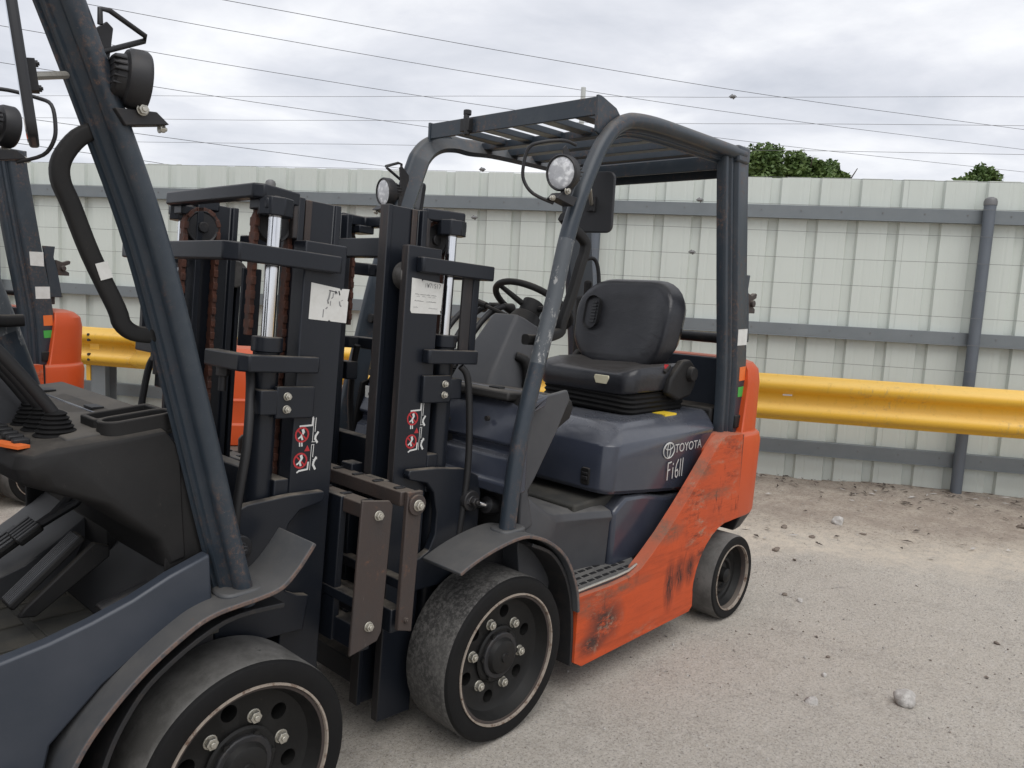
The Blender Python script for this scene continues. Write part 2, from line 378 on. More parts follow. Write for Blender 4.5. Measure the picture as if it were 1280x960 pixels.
def tube(bm, pts, r, n=8, mi=0, closed=False):
    """round bar along a polyline"""
    P = [Vector(p) for p in pts]; rings = []
    prev = None
    for i, p in enumerate(P):
        a = P[i - 1] if (i > 0 or closed) else p; b = P[(i + 1) % len(P)] if (i < len(P) - 1 or closed) else p
        d = (b - a).normalized()
        if prev is None: u, v = frame_of(d)
        else:
            u = (prev - d * prev.dot(d)).normalized(); v = d.cross(u)
        prev = u
        rr = r[i] if isinstance(r, (list, tuple)) else r
        rings.append([bm.verts.new(p + (u * math.cos(2 * math.pi * k / n) + v * math.sin(2 * math.pi * k / n)) * rr) for k in range(n)])
    m = len(rings)
    for i in range(m if closed else m - 1):
        A = rings[i]; B = rings[(i + 1) % m]
        for k in range(n):
            f = bm.faces.new((A[k], A[(k + 1) % n], B[(k + 1) % n], B[k])); f.material_index = mi
    if not closed:
        bm.faces.new(rings[0][::-1]).material_index = mi; bm.faces.new(rings[-1]).material_index = mi

def smooth_path(pts, k=6):
    """Catmull-Rom"""
    P = [Vector(p) for p in pts]; out_ = []
    for i in range(len(P) - 1):
        a = P[max(i - 1, 0)]; b = P[i]; c = P[i + 1]; d = P[min(i + 2, len(P) - 1)]
        for j in range(k):
            t = j / k
            out_.append(.5 * ((2 * b) + (c - a) * t + (2 * a - 5 * b + 4 * c - d) * t * t + (3 * b - a - 3 * c + d) * t ** 3))
    out_.append(P[-1]); return out_

def prism(bm, poly, axis, a, b, mi=0):
    """poly: 2-D points; axis 'y': (x,z) extruded from y=a to y=b; 'x': (y,z); 'z': (x,y)"""
    def mkp(p, t):
        return Vector((p[0], t, p[1])) if axis == 'y' else (Vector((t, p[0], p[1])) if axis == 'x' else Vector((p[0], p[1], t)))
    A = [bm.verts.new(mkp(p, a)) for p in poly]; B = [bm.verts.new(mkp(p, b)) for p in poly]
    fs = [bm.faces.new(A), bm.faces.new(B[::-1])]; n = len(poly)
    for i in range(n): fs.append(bm.faces.new((A[i], B[i], B[(i + 1) % n], A[(i + 1) % n])))
    for f in fs: f.material_index = mi
    return fs

def sweep(bm, path, sect, side=Vector((0, 1, 0)), mi=0, caps=True):
    """section (a along path-normal, b along side) swept on a path lying in the plane normal to side"""
    P = [Vector(p) for p in path]; rings = []
    for i, p in enumerate(P):
        a = P[max(i - 1, 0)]; b = P[min(i + 1, len(P) - 1)]
        d1 = (p - a).normalized() if i > 0 else (b - p).normalized(); d2 = (b - p).normalized() if i < len(P) - 1 else d1
        d = (d1 + d2).normalized(); nrm = side.cross(d).normalized(); k = 1 / max(.5, nrm.dot(side.cross(d1).normalized()))
        rings.append([bm.verts.new(p + nrm * (q_[0] * k) + side * q_[1]) for q_ in sect])
    n = len(sect)
    for i in range(len(rings) - 1):
        for k in range(n):
            f = bm.faces.new((rings[i][k], rings[i][(k + 1) % n], rings[i + 1][(k + 1) % n], rings[i + 1][k])); f.material_index = mi
    if caps: bm.faces.new(rings[0][::-1]).material_index = mi; bm.faces.new(rings[-1]).material_index = mi

def lathe(bm, prof, n=48, mi=0, c=(0, 0, 0), axis='y', closed=False):
    """prof (r, a): a along the axis"""
    c = Vector(c); rings = []
    for r_, a_ in prof:
        ring = []
        for i in range(n):
            t = 2 * math.pi * i / n
            q_ = (Vector((r_ * math.cos(t), a_, r_ * math.sin(t))) if axis == 'y' else (Vector((a_, r_ * math.cos(t), r_ * math.sin(t))) if axis == 'x' else Vector((r_ * math.cos(t), r_ * math.sin(t), a_))))
            ring.append(bm.verts.new(c + q_))
        rings.append(ring)
    m = len(rings)
    for i in range(m if closed else m - 1):
        for k in range(n):
            f = bm.faces.new((rings[i][k], rings[i][(k + 1) % n], rings[(i + 1) % m][(k + 1) % n], rings[(i + 1) % m][k])); f.material_index = mi
    if not closed:
        for rg, rev in ((rings[0], 1), (rings[-1], 0)):
            if prof[0 if rev else -1][0] > 1e-4: bm.faces.new(rg[::-1] if rev else rg).material_index = mi
    bmesh.ops.remove_doubles(bm, verts=[v for v in bm.verts], dist=1e-6)

def loft(bm, secs, mi=0, caps=True):
    rings = [[bm.verts.new(Vector(p)) for p in s_] for s_ in secs]; n = len(rings[0])
    for i in range(len(rings) - 1):
        for k in range(n):
            bm.faces.new((rings[i][k], rings[i][(k + 1) % n], rings[i + 1][(k + 1) % n], rings[i + 1][k])).material_index = mi
    if caps: bm.faces.new(rings[0][::-1]).material_index = mi; bm.faces.new(rings[-1]).material_index = mi

def rrect(w, h, r, k=4, cx=0, cy=0):
    P = []
    for sx, sy, t0 in ((1, 1, 0), (-1, 1, 90), (-1, -1, 180), (1, -1, 270)):
        for j in range(k + 1):
            t = R(t0 + 90 * j / k); P.append((cx + sx * (w / 2 - r) + r * math.cos(t), cy + sy * (h / 2 - r) + r * math.sin(t)))
    return P

def text_mesh(body, size, name, mat, parent, mtx, depth=.0006, shear=0.0, sx=1.0):
    cu = bpy.data.curves.new(name, 'FONT'); cu.body = body; cu.size = size; cu.extrude = depth; cu.shear = shear
    t = bpy.data.objects.new('tmp_text', cu); COL.objects.link(t)
    dg = bpy.context.evaluated_depsgraph_get(); me = bpy.data.meshes.new_from_object(t.evaluated_get(dg))
    bpy.data.objects.remove(t); bpy.data.curves.remove(cu)
    me.transform(mtx @ Matrix.Diagonal((sx, 1, 1, 1)))
    me.materials.clear(); me.materials.append(M[mat]); me.name = name
    o = bpy.data.objects.new(name, me); link(o, parent); return o

def stroke(bm, pts, wd, P, mi):
    """flat ribbon strokes; P maps (u,v) to 3-D; each with a hair of thickness above the sheet"""
    for i in range(len(pts) - 1):
        a = Vector(pts[i]); b = Vector(pts[i + 1]); d = (b - a)
        if d.length < 1e-6: continue
        d.normalize(); nn = Vector((-d.y, d.x)) * wd / 2; e_ = d * wd * .3
        vs = [bm.verts.new(P(q_[0], q_[1])) for q_ in (a - e_ + nn, a - e_ - nn, b + e_ - nn, b + e_ + nn)]
        bm.faces.new(vs).material_index = mi

def setp(o, label=None, cat=None, group=None, kind=None):
    if label: o['label'] = label
    if cat: o['category'] = cat
    if group: o['group'] = group
    if kind: o['kind'] = kind
    return o

def empty(name, loc, rz=0):
    o = bpy.data.objects.new(name, None); COL.objects.link(o); o.location = loc; o.rotation_euler = (0, 0, rz); o.empty_display_size = .2; return o

def copy_tree(o, parent=None):
    c = o.copy(); COL.objects.link(c); c.parent = parent
    for ch in list(o.children): copy_tree(ch, c)
    return c

# ------------------------------------------------------------------ the forklift (x forward, y to its left, z up; origin on the ground under the front axle)
RF, RIMF, ZR, RR, RIMR, XR = .2655, .2087, .1918, .1918, .1483, -1.455
MPIV = Vector((.10, 0, .2655))

def bool_cut(bm, cutters):
    """cut the closed mesh bm by a list of cylinders (p0, p1, r); returns a new bmesh"""
    me = bpy.data.meshes.new('tmp'); bm.to_mesh(me); bm.free(); o = bpy.data.objects.new('tmp', me); COL.objects.link(o)
    cb = bmesh.new()
    for p0, p1, r_ in cutters: cyl(cb, p0, p1, r_, 18)
    bmesh.ops.recalc_face_normals(cb, faces=cb.faces)
    cm = bpy.data.meshes.new('tmpc'); cb.to_mesh(cm); cb.free(); co = bpy.data.objects.new('tmpc', cm); COL.objects.link(co)
    md = o.modifiers.new('b', 'BOOLEAN'); md.operation = 'DIFFERENCE'; md.object = co; md.solver = 'EXACT'
    dg = bpy.context.evaluated_depsgraph_get(); res = bpy.data.meshes.new_from_object(o.evaluated_get(dg))
    nb = bmesh.new(); nb.from_mesh(res)
    for a in (o, co): bpy.data.objects.remove(a)
    for a in (me, cm, res): bpy.data.meshes.remove(a)
    return nb

def hex_nut(bm, c, axis, r, h, mi=0, stud=True):
    """nut with a stud; axis unit vector"""
    c = Vector(c); a = Vector(axis)
    cyl(bm, c, c + a * h * .25, r * 1.18, 16, mi=mi)
    cyl(bm, c + a * h * .25, c + a * h, r, 6, mi=mi)
    if stud: cyl(bm, c + a * h, c + a * h * 1.35, r * .5, 10, mi=mi)

def front_wheel(root, sg, tread='tread_rubber'):
    yo = .535
    # rim: dished steel disc with hand holes
    bm = bmesh.new()
    lathe(bm, [(.030, yo - .058), (.160, yo - .058), (.180, yo - .046), (.190, yo - .026), (.196, yo - .008), (.2075, yo - .008), (.2075, yo - .195), (.150, yo - .195), (.150, yo - .11), (.030, yo - .11)], 64, closed=True)
    bmesh.ops.recalc_face_normals(bm, faces=bm.faces)
    cuts = []
    for k in range(6):
        t = R(60 * k + 12 + 30); cuts.append((( .138 * math.cos(t), yo - .2, .138 * math.sin(t)), (.138 * math.cos(t), yo, .138 * math.sin(t)), .021))
    bm = bool_cut(bm, cuts)
    rim = None
    def place(bm, name, mat, par, bev=0, ang=32):
        if sg < 0: bmesh.ops.scale(bm, vec=(1, -1, 1), verts=bm.verts)
        o = finish(bm, name, mat, par, bev, angle=ang)
        if par is root: o.location = (0, 0, RF)
        return o
    rim = place(bm, 'front_wheel', 'wheel_black', root)
    bm = bmesh.new()   # solid tyre
    prof = [(RIMF, yo - .004), (.222, yo - .001), (.245, yo), (.257, yo - .004), (.2635, yo - .013), (RF, yo - .03), (RF, yo - .17), (.2635, yo - .187), (.255, yo - .197), (.235, yo - .2), (RIMF, yo - .2)]
    lathe(bm, prof, 96, closed=True)
    bm.faces.ensure_lookup_table()
    for f in bm.faces:
        c = f.calc_center_median(); rr = math.hypot(c.x, c.z)
        f.material_index = 1 if rr > .2625 else 0
    place(bm, 'tyre', ['rubber', tread], rim)
    bm = bmesh.new(); lathe(bm, [(.2045, yo - .012), (.2065, yo + .001), (.2115, yo + .001), (.2125, yo - .012)], 72, closed=True)
    place(bm, 'rim_band', 'rim_band', rim)
    bm = bmesh.new(); lathe(bm, [(.1935, yo - .024), (.1970, yo - .007), (.2040, yo - .006), (.2040, yo - .024)], 72, closed=True)
    place(bm, 'rust_ring', 'rust', rim)
    bm = bmesh.new()   # hub
    lathe(bm, [(.0, yo - .080), (.092, yo - .080), (.092, yo - .066), (.086, yo - .062), (.066, yo - .062), (.060, yo - .052), (.052, yo - .038), (.044, yo - .034), (.016, yo - .033), (.014, yo - .028), (0, yo - .028)][::-1], 40)
    for k in range(6):
        t = R(60 * k + 5); hex_nut(bm, (.076 * math.cos(t), yo - .063, .076 * math.sin(t)), (0, 1, 0), .0085, .010, stud=False)
    bmesh.ops.translate(bm, verts=bm.verts, vec=(0, .016, 0)); place(bm, 'hub', 'wheel_black', rim)
    for k in range(6):
        bm = bmesh.new(); t = R(60 * k + 12)
        hex_nut(bm, (.112 * math.cos(t), yo - .076, .112 * math.sin(t)), (0, 1, 0), .0150, .017)
        bmesh.ops.translate(bm, verts=bm.verts, vec=(0, .017, 0)); place(bm, 'lug_nut', 'zinc', rim, .0012)

def rear_wheel(root, sg):
    yo = .561
    def place(bm, name, mat, par):
        if sg < 0: bmesh.ops.scale(bm, vec=(1, -1, 1), verts=bm.verts)
        o = finish(bm, name, mat, par)
        if par is root: o.location = (XR, 0, ZR)
        return o
    bm = bmesh.new()
    lathe(bm, [(.0, yo - .02), (.020, yo - .022), (.032, yo - .030), (.036, yo - .058), (.060, yo - .062), (.066, yo - .050), (.078, yo - .050), (.088, yo - .066), (.104, yo - .070), (.112, yo - .060), (.128, yo - .058), (.138, yo - .040), (.1445, yo - .010), (.1475, yo - .008), (.1475, yo - .16), (.0, yo - .16)][::-1], 56)
    rim = place(bm, 'rear_wheel', 'wheel_black', root)
    bm = bmesh.new()
    lathe(bm, [(RIMR, yo - .003), (.160, yo), (.180, yo), (.187, yo - .005), (RR, yo - .02), (RR, yo - .15), (.186, yo - .166), (.175, yo - .17), (RIMR, yo - .17)], 80, closed=True)
    for f in bm.faces:
        c = f.calc_center_median(); f.material_index = 1 if math.hypot(c.x, c.z) > .1885 else 0
    place(bm, 'tyre', ['rubber', 'tread_grey'], rim)
    bm = bmesh.new(); lathe(bm, [(.1435, yo - .012), (.1455, yo + .001), (.1495, yo + .001), (.150, yo - .012)], 64, closed=True)
    place(bm, 'rim_band', 'rim_band', rim)
    bm = bmesh.new(); lathe(bm, [(.1395, yo - .030), (.1410, yo - .016), (.1435, yo - .010), (.1435, yo - .030)], 64, closed=True)
    place(bm, 'rust_ring', 'rust', rim)

MAST = set()
def build_mast(root, P0):
    """built upright; every part is then leaned about the pivot by set_tilt"""
    def P(bm, n_, m_, bev=.004, par=root, **k):
        if par is root: MAST.add(n_)
        return P0(bm, n_, m_, bev, par, **k)
    for s in (1, -1):
        bm = bmesh.new()
        prism(bm, [(.195, s * .300), (.326, s * .300), (.326, s * .268), (.310, s * .268), (.310, s * .282), (.213, s * .282), (.213, s * .240), (.195, s * .240)], 'z', .07, 1.535)
        for f in bm.faces:
            if f.calc_center_median().x > .325: f.material_index = 1
        rail = P(bm, 'outer_rail', ['mast_black', 'rail_edge'], .004)
        bm = bmesh.new()
        prism(bm, [(.226, s * .216), (.330, s * .216), (.332, s * .224), (.350, s * .224), (.350, s * .184), (.332, s * .184), (.328, s * .196), (.226, s * .196), (.226, s * .158), (.206, s * .158), (.206, s * .236), (.226, s * .236)], 'z', .10, 1.652)
        for f in bm.faces:
            if f.calc_center_median().x > .349: f.material_index = 1
        ir = P(bm, 'inner_rail', ['mast_black', 'rail_edge'], .003)
        bm = bmesh.new(); bxx(bm, .236, .256, s * .217, s * .223, 1.40, 1.65); P(bm, 'wear_strip', 'rust', .002, par=ir)
        bm = bmesh.new(); bxx(bm, .192, .208, s * .20, s * .236, 1.54, 1.648); P(bm, 'rail_stop', 'rail_edge', .003, par=ir)
        bm = bmesh.new(); cyl(bm, (.285, s * .232, 1.445), (.285, s * .278, 1.445), .044, 28); P(bm, 'mast_roller', 'roller_steel', .004, par=rail)
        # warning print: two forbidden signs, triangle, trucks
        Y = s * .3004; uu = -1 if s > 0 else 1
        pm = lambda u, v: (.245 + uu * u, Y + s * (.0003 + .0004 * random.random()), .985 + v)
        bm = bmesh.new()
        def ring(cu, cv, r_, wd, mi): stroke(bm, [(cu + r_ * math.cos(R(20 * k)), cv + r_ * math.sin(R(20 * k))) for k in range(19)], wd, pm, mi)
        for cv in (.033, -.038):
            ring(-.022, cv, .0195, .0050, 1); stroke(bm, [(-.036, cv + .013), (-.008, cv - .013)], .0045, pm, 1)
            stroke(bm, [(-.020, cv + .013), (-.018, cv + .007)], .008, pm, 0); stroke(bm, [(-.018, cv + .005), (-.024, cv - .004), (-.020, cv - .013)], .0058, pm, 0); stroke(bm, [(-.024, cv - .004), (-.032, cv - .010)], .0045, pm, 0)
        stroke(bm, [(-.028, .011), (-.027, .002)], .004, pm, 0); stroke(bm, [(-.021, .011), (-.020, .002)], .004, pm, 0)
        vs = [bm.verts.new(pm(a, b)) for a, b in ((-.012, -.013), (.006, -.013), (-.003, .004))]; bm.faces.new(vs).material_index = 1
        stroke(bm, [(-.030, .056), (.008, .058), (.009, .080)], .0048, pm, 0)
        stroke(bm, [(.012, .078), (.012, .012)], .0018, pm, 0); stroke(bm, [(.019, .078), (.018, .040)], .0022, pm, 0); stroke(bm, [(.010, .012), (.020, .012)], .0018, pm, 0)
        stroke(bm, [(.028, .038), (.021, .028), (.020, .020), (.027, .010)], .0062, pm, 0)
        stroke(bm, [(.010, .004), (.009, -.066)], .0018, pm, 0); stroke(bm, [(.017, .002), (.016, -.030)], .0022, pm, 0); stroke(bm, [(.010, .004), (.018, .004)], .0018, pm, 0)
        stroke(bm, [(.027, -.032), (.020, -.044), (.019, -.052), (.026, -.064)], .0062, pm, 0); stroke(bm, [(.018, -.038), (.030, -.036)], .0025, pm, 0)
        stroke(bm, [(-.030, -.070), (-.024, -.066), (.002, -.063), (.003, -.044)], .0048, pm, 0)
        P(bm, 'warning_decal', ['print_white', 'print_red'], 0, par=rail, smooth=False)
        # torn paper inventory label
        bm = bmesh.new()
        if s > 0:
            pts = [(.305, 1.344), (.300, 1.336), (.185, 1.338), (.188, 1.348), (.184, 1.350), (.181, 1.432), (.262, 1.437), (.266, 1.432), (.270, 1.438), (.306, 1.440)]
        else:
            pts = [(.218, 1.330), (.278, 1.328), (.282, 1.332), (.287, 1.328), (.338, 1.326), (.340, 1.385), (.337, 1.388), (.341, 1.420), (.318, 1.419), (.314, 1.413), (.309, 1.419), (.219, 1.427)]
        prism(bm, pts, 'y', s * .3000, s * .3012)
        lb = P(bm, 'paper_label', 'paper', 0, par=rail)
        bm = bmesh.new()
        if s > 0:
            pl = lambda u, v: (.305 - u, .3014 + .0002 * random.random(), 1.337 + v)
            for k, ch in enumerate(("1", "W", "7", "1", "5", "1", "7")):
                u0 = .050 + .0092 * k; v0 = .079
                G = {"1": [[(.003, 0), (.003, .012)]], "W": [[(0, .012), (.002, 0), (.004, .009), (.006, 0), (.008, .012)]], "7": [[(0, .012), (.007, .012), (.003, 0)]], "5": [[(.006, .012), (.001, .012), (.001, .007), (.006, .006), (.005, 0), (.0, .001)]]}[ch]
                for g_ in G: stroke(bm, [(u0 + a, v0 + b) for a, b in g_], .0014, pl, 0)
            for v0, runs, mi in ((.056, ((.014, .030), (.034, .055), (.058, .072), (.078, .098)), 0), (.050, ((.02, .032), (.042, .055), (.066, .076), (.082, .095)), 1), (.036, ((.014, .048), (.060, .098)), 0), (.017, ((.01, .028), (.07, .105)), 1)):
                for a, b in runs:
                    n_ = int((b - a) / .0022); stroke(bm, [(a + (b - a) * k / n_, v0 - .012 * (a + (b - a) * k / n_) * 4 * .2 + (.0022 if k % 2 else 0) * random.random()) for k in range(n_ + 1)], .0011, pl, mi)
        else:
            pl = lambda u, v: (.219 + u, -.3014 - .0002 * random.random(), 1.328 + v)
            for st, wd, mi in (([(.057, .083), (.082, .080)], .0025, 0), ([(.060, .080), (.057, .062), (.054, .055)], .0050, 1), ([(.070, .076), (.070, .066), (.066, .062)], .003, 1), ([(.076, .075), (.078, .083), (.082, .076)], .0028, 0), ([(.088, .083), (.091, .074)], .004, 0), ([(.056, .048), (.055, .053)], .0035, 0), ([(.063, .054), (.063, .043)], .0028, 1), ([(.092, .055), (.094, .046), (.098, .043)], .004, 1), ([(.098, .058), (.102, .060)], .002, 1), ([(.050, .033), (.054, .037)], .0035, 1), ([(.043, .030), (.042, .010)], .003, 1)):
                stroke(bm, st, wd, pl, mi)
        P(bm, 'label_writing', ['ink', 'faded_ink'], 0, par=lb, smooth=False)
        # lift cylinder
        bm = bmesh.new(); cyl(bm, (.125, s * .260, .16), (.125, s * .260, 1.255), .034, 24); cyl(bm, (.125, s * .260, 1.235), (.125, s * .260, 1.275), .040, 24); lc = P(bm, 'lift_cylinder', 'mast_black', .003)
        bm = bmesh.new(); cyl(bm, (.125, s * .260, 1.27), (.125, s * .260, 1.60), .0175, 24); P(bm, 'chrome_rod', 'chrome', 0, par=lc)
        bm = bmesh.new(); cyl(bm, (.125, s * .258, 1.585), (.125, s * .258, 1.632), .046, 8); cyl(bm, (.125, s * .258, 1.632), (.125, s * .258, 1.638), .012, 10); P(bm, 'rod_cap', 'mast_black', .007, par=lc)
        # chain over a sheave
        bm = bmesh.new(); lathe(bm, [(.012, -.012), (.042, -.012), (.048, -.016), (.050, -.010), (.043, -.004), (.043, .004), (.050, .010), (.048, .016), (.042, .012), (.012, .012)], 32, c=(0.150, s * .203, 1.570), closed=True)
        cyl(bm, (0.150, s * .203 - .022, 1.570), (0.150, s * .203 + .022, 1.570), .016, 14); sh = P(bm, 'chain_sheave', 'dark_metal', .002)
        bm = bmesh.new(); cpts = []
        for k in range(16): cpts.append((0.150 - .050, 1.570 - .019 * (15 - k), 0))
        for k in range(1, 9): cpts.append((0.150 - .050 * math.cos(R(20 * k)), 1.570 + .052 * math.sin(R(20 * k)), 20 * k))
        for k in range(58): cpts.append((0.150 + .050, 1.570 - .019 * k, 180))
        for k, (cx, cz, an) in enumerate(cpts):
            w_ = .030 if k % 2 else .022
            box(bm, (cx, s * .203, cz), (.0135, w_, .0225), Matrix.Rotation(R(an), 3, 'Y'))
        P(bm, 'lift_chain', 'chain_rust', .0015)
        # bracket plate with two bolts, claw-shaped foot
        bm = bmesh.new(); bxx(bm, .130, .245, s * .2995, s * .316, 1.065, 1.150); bxx(bm, .085, .135, s * .24, s * .316, 1.075, 1.14); br = P(bm, 'clamp_plate', 'mast_black', .004)
        for z in (1.090, 1.124):
            bm = bmesh.new(); hex_nut(bm, (.160, s * .316, z), (0, s, 0), .0095, .011); P(bm, 'clamp_bolt', 'zinc', .001, par=br)
        bm = bmesh.new(); prism(bm, [(.286, .864), (.18, .862), (.06, .850), (-.005, .822), (-.025, .76), (-.02, .60), (.0, .48), (.25, .48), (.262, .575), (.225, .582), (.188, .600), (.166, .650), (.166, .72), (.184, .785), (.215, .818), (.284, .834), (.292, .848)], 'y', s * .303, s * .330)
        P(bm, 'mast_bracket', 'mast_black', .004)
        bm = bmesh.new(); cyl(bm, (.035, s * .29, .745), (.035, s * .352, .745), .034, 20); hex_nut(bm, (.035, s * .352, .745), (0, s, 0), .016, .022); tp = P(bm, 'tilt_pin', 'dark_metal', .003)
    for s in (1, -1):
        bm = bmesh.new(); cyl(bm, (.035, s * .34, .745), (-.06, s * .34, .715), .016, 14); tc_ = P0(bm, 'tilt_cylinder', 'chrome', 0)
        bm = bmesh.new(); cyl(bm, (-.06, s * .34, .715), (-.26, s * .34, .66), .030, 16); P0(bm, 'cylinder_barrel', 'dark_metal', .003, tc_)
    # cross members
    bm = bmesh.new()
    prism(bm, [(-.035, -.302), (-.005, -.332), (.288, -.332), (.294, -.326), (.294, -.301), (.02, -.301), (.0, -.285), (.0, .285), (.02, .301), (.294, .301), (.294, .326), (.288, .332), (-.005, .332), (-.035, .302)], 'z', 1.458, 1.503)
    P(bm, 'upper_cross_beam', 'mast_black', .005)
    for s in (1, -1):
        bm = bmesh.new(); prism(bm, [(.02, s * .13), (.02, s * .31), (.04, s * .332), (.240, s * .332), (.246, s * .326), (.246, s * .301), (.09, s * .301), (.06, s * .28), (.06, s * .13)], 'z', 1.187, 1.230); cb = P(bm, 'cylinder_bracket', 'mast_black', .005)
        bm = bmesh.new(); cyl(bm, (.04, s * .20, 1.125), (.04, s * .20, 1.19), .010, 12); cyl(bm, (.04, s * .20, 1.165), (.04, s * .20, 1.188), .018, 6); P(bm, 'bracket_bolt', 'dark_metal', .001, par=cb)
    bm = bmesh.new()
    prism(bm, [(.062, -.25), (.085, -.272), (.21, -.235), (.21, -.21), (.105, -.225), (.100, -.20), (.100, .20), (.105, .225), (.21, .21), (.21, .235), (.085, .272), (.062, .25)], 'z', 1.625, 1.662); P(bm, 'crosshead', 'mast_black', .005)
    for s in (1, -1):
        bm = bmesh.new(); bxx(bm, .085, .15, s * .195, s * .285, 1.60, 1.627); P(bm, 'cylinder_head_plate', 'mast_black', .004)
    bm = bmesh.new(); bm.free()
    for q_ in ((.15, .194, -.299, .299, .78, .90), (.15, .194, -.299, .299, .12, .26), (.25, .30, -.155, .155, 1.50, 1.56), (.25, .30, -.155, .155, .12, .2)):
        bm = bmesh.new(); bxx(bm, *q_); P(bm, 'lower_cross_beam', 'mast_black', .004)
    bm = bmesh.new(); bxx(bm, .050, .092, .286, .296, 1.228, 1.460); hg = P(bm, 'hose_guard', 'rail_edge', .002)
    bm = bmesh.new(); bxx(bm, .024, .052, .276, .300, 1.228, 1.459); P(bm, 'guard_edge', 'mast_black', .003, par=hg)
    # hoses
    bm = bmesh.new(); tube(bm, smooth_path([(.07, .325, .55), (.05, .335, .85), (.07, .33, 1.12), (.10, .32, 1.18)]), .011, 8); P(bm, 'mast_hose', 'hose', 0, angle=60)
    bm = bmesh.new(); tube(bm, smooth_path([(.06, -.315, .5), (.03, -.33, .80), (.05, -.325, 1.0), (.075, -.28, 1.14), (.08, -.26, 1.20)]), .012, 8); P(bm, 'mast_hose', 'hose', 0, angle=60)
    # carriage
    bm = bmesh.new()
    bxx(bm, .360, .412, -.445, .445, .795, .838); cr = P(bm, 'carriage_bar', 'rust', .004)
    for q_ in ((.362, .405, -.43, .43, .42, .49), (.35, .385, -.43, .43, .545, .575)):
        bm = bmesh.new(); bxx(bm, *q_); P(bm, 'carriage_bar', 'mast_black', .004)
    for s in (1, -1):
        bm = bmesh.new(); bxx(bm, .330, .374, s * .10, s * .155, .38, .86); P(bm, 'carriage_upright', 'mast_black', .004)
        bm = bmesh.new(); bxx(bm, .352, .375, s * .22, s * .32, .42, .84); P(bm, 'carriage_upright', 'mast_black', .004)
    bm = bmesh.new()
    for k in range(9): bxx(bm, .37, .405, -.40 + .1 * k, -.385 + .1 * k, .8375, .843)
    setp(P(bm, 'bar_notch', 'dark_metal', .002, par=cr), kind='stuff')
    bm = bmesh.new(); prism(bm, [(.345, .838), (.400, .838), (.404, .44), (.352, .425)], 'y', .446, .462); ep = P(bm, 'end_plate', 'rust', .003)
    bm = bmesh.new(); cyl(bm, (.368, .462, .800), (.368, .470, .800), .030, 24); P(bm, 'plate_washer', 'rust', .002, par=ep)
    bm = bmesh.new(); hex_nut(bm, (.368, .470, .800), (0, 1, 0), .014, .014); P(bm, 'plate_bolt', 'zinc', .001, par=ep)
    bm = bmesh.new(); hex_nut(bm, (.378, .462, .465), (0, 1, 0), .008, .008); P(bm, 'plate_bolt', 'rust', .001, par=ep)
    bm = bmesh.new(); prism(bm, [(.318, .862), (.412, .852), (.424, .838), (.418, .480), (.405, .455), (.314, .432)], 'y', -.452, -.462); ep = P(bm, 'end_plate', 'rust', .003)
    for z, x_ in ((.815, .375), (.505, .370)):
        bm = bmesh.new(); hex_nut(bm, (x_, -.462, z), (0, -1, 0), .012, .012); P(bm, 'plate_bolt', 'zinc', .001, par=ep)

def set_tilt(root, t):
    rot = Matrix.Rotation(t, 3, 'Y'); loc = MPIV - rot @ MPIV
    for ch in root.children:
        if ch.name.split('.')[0] in MAST: ch.location = loc; ch.rotation_euler = (0, t, 0)

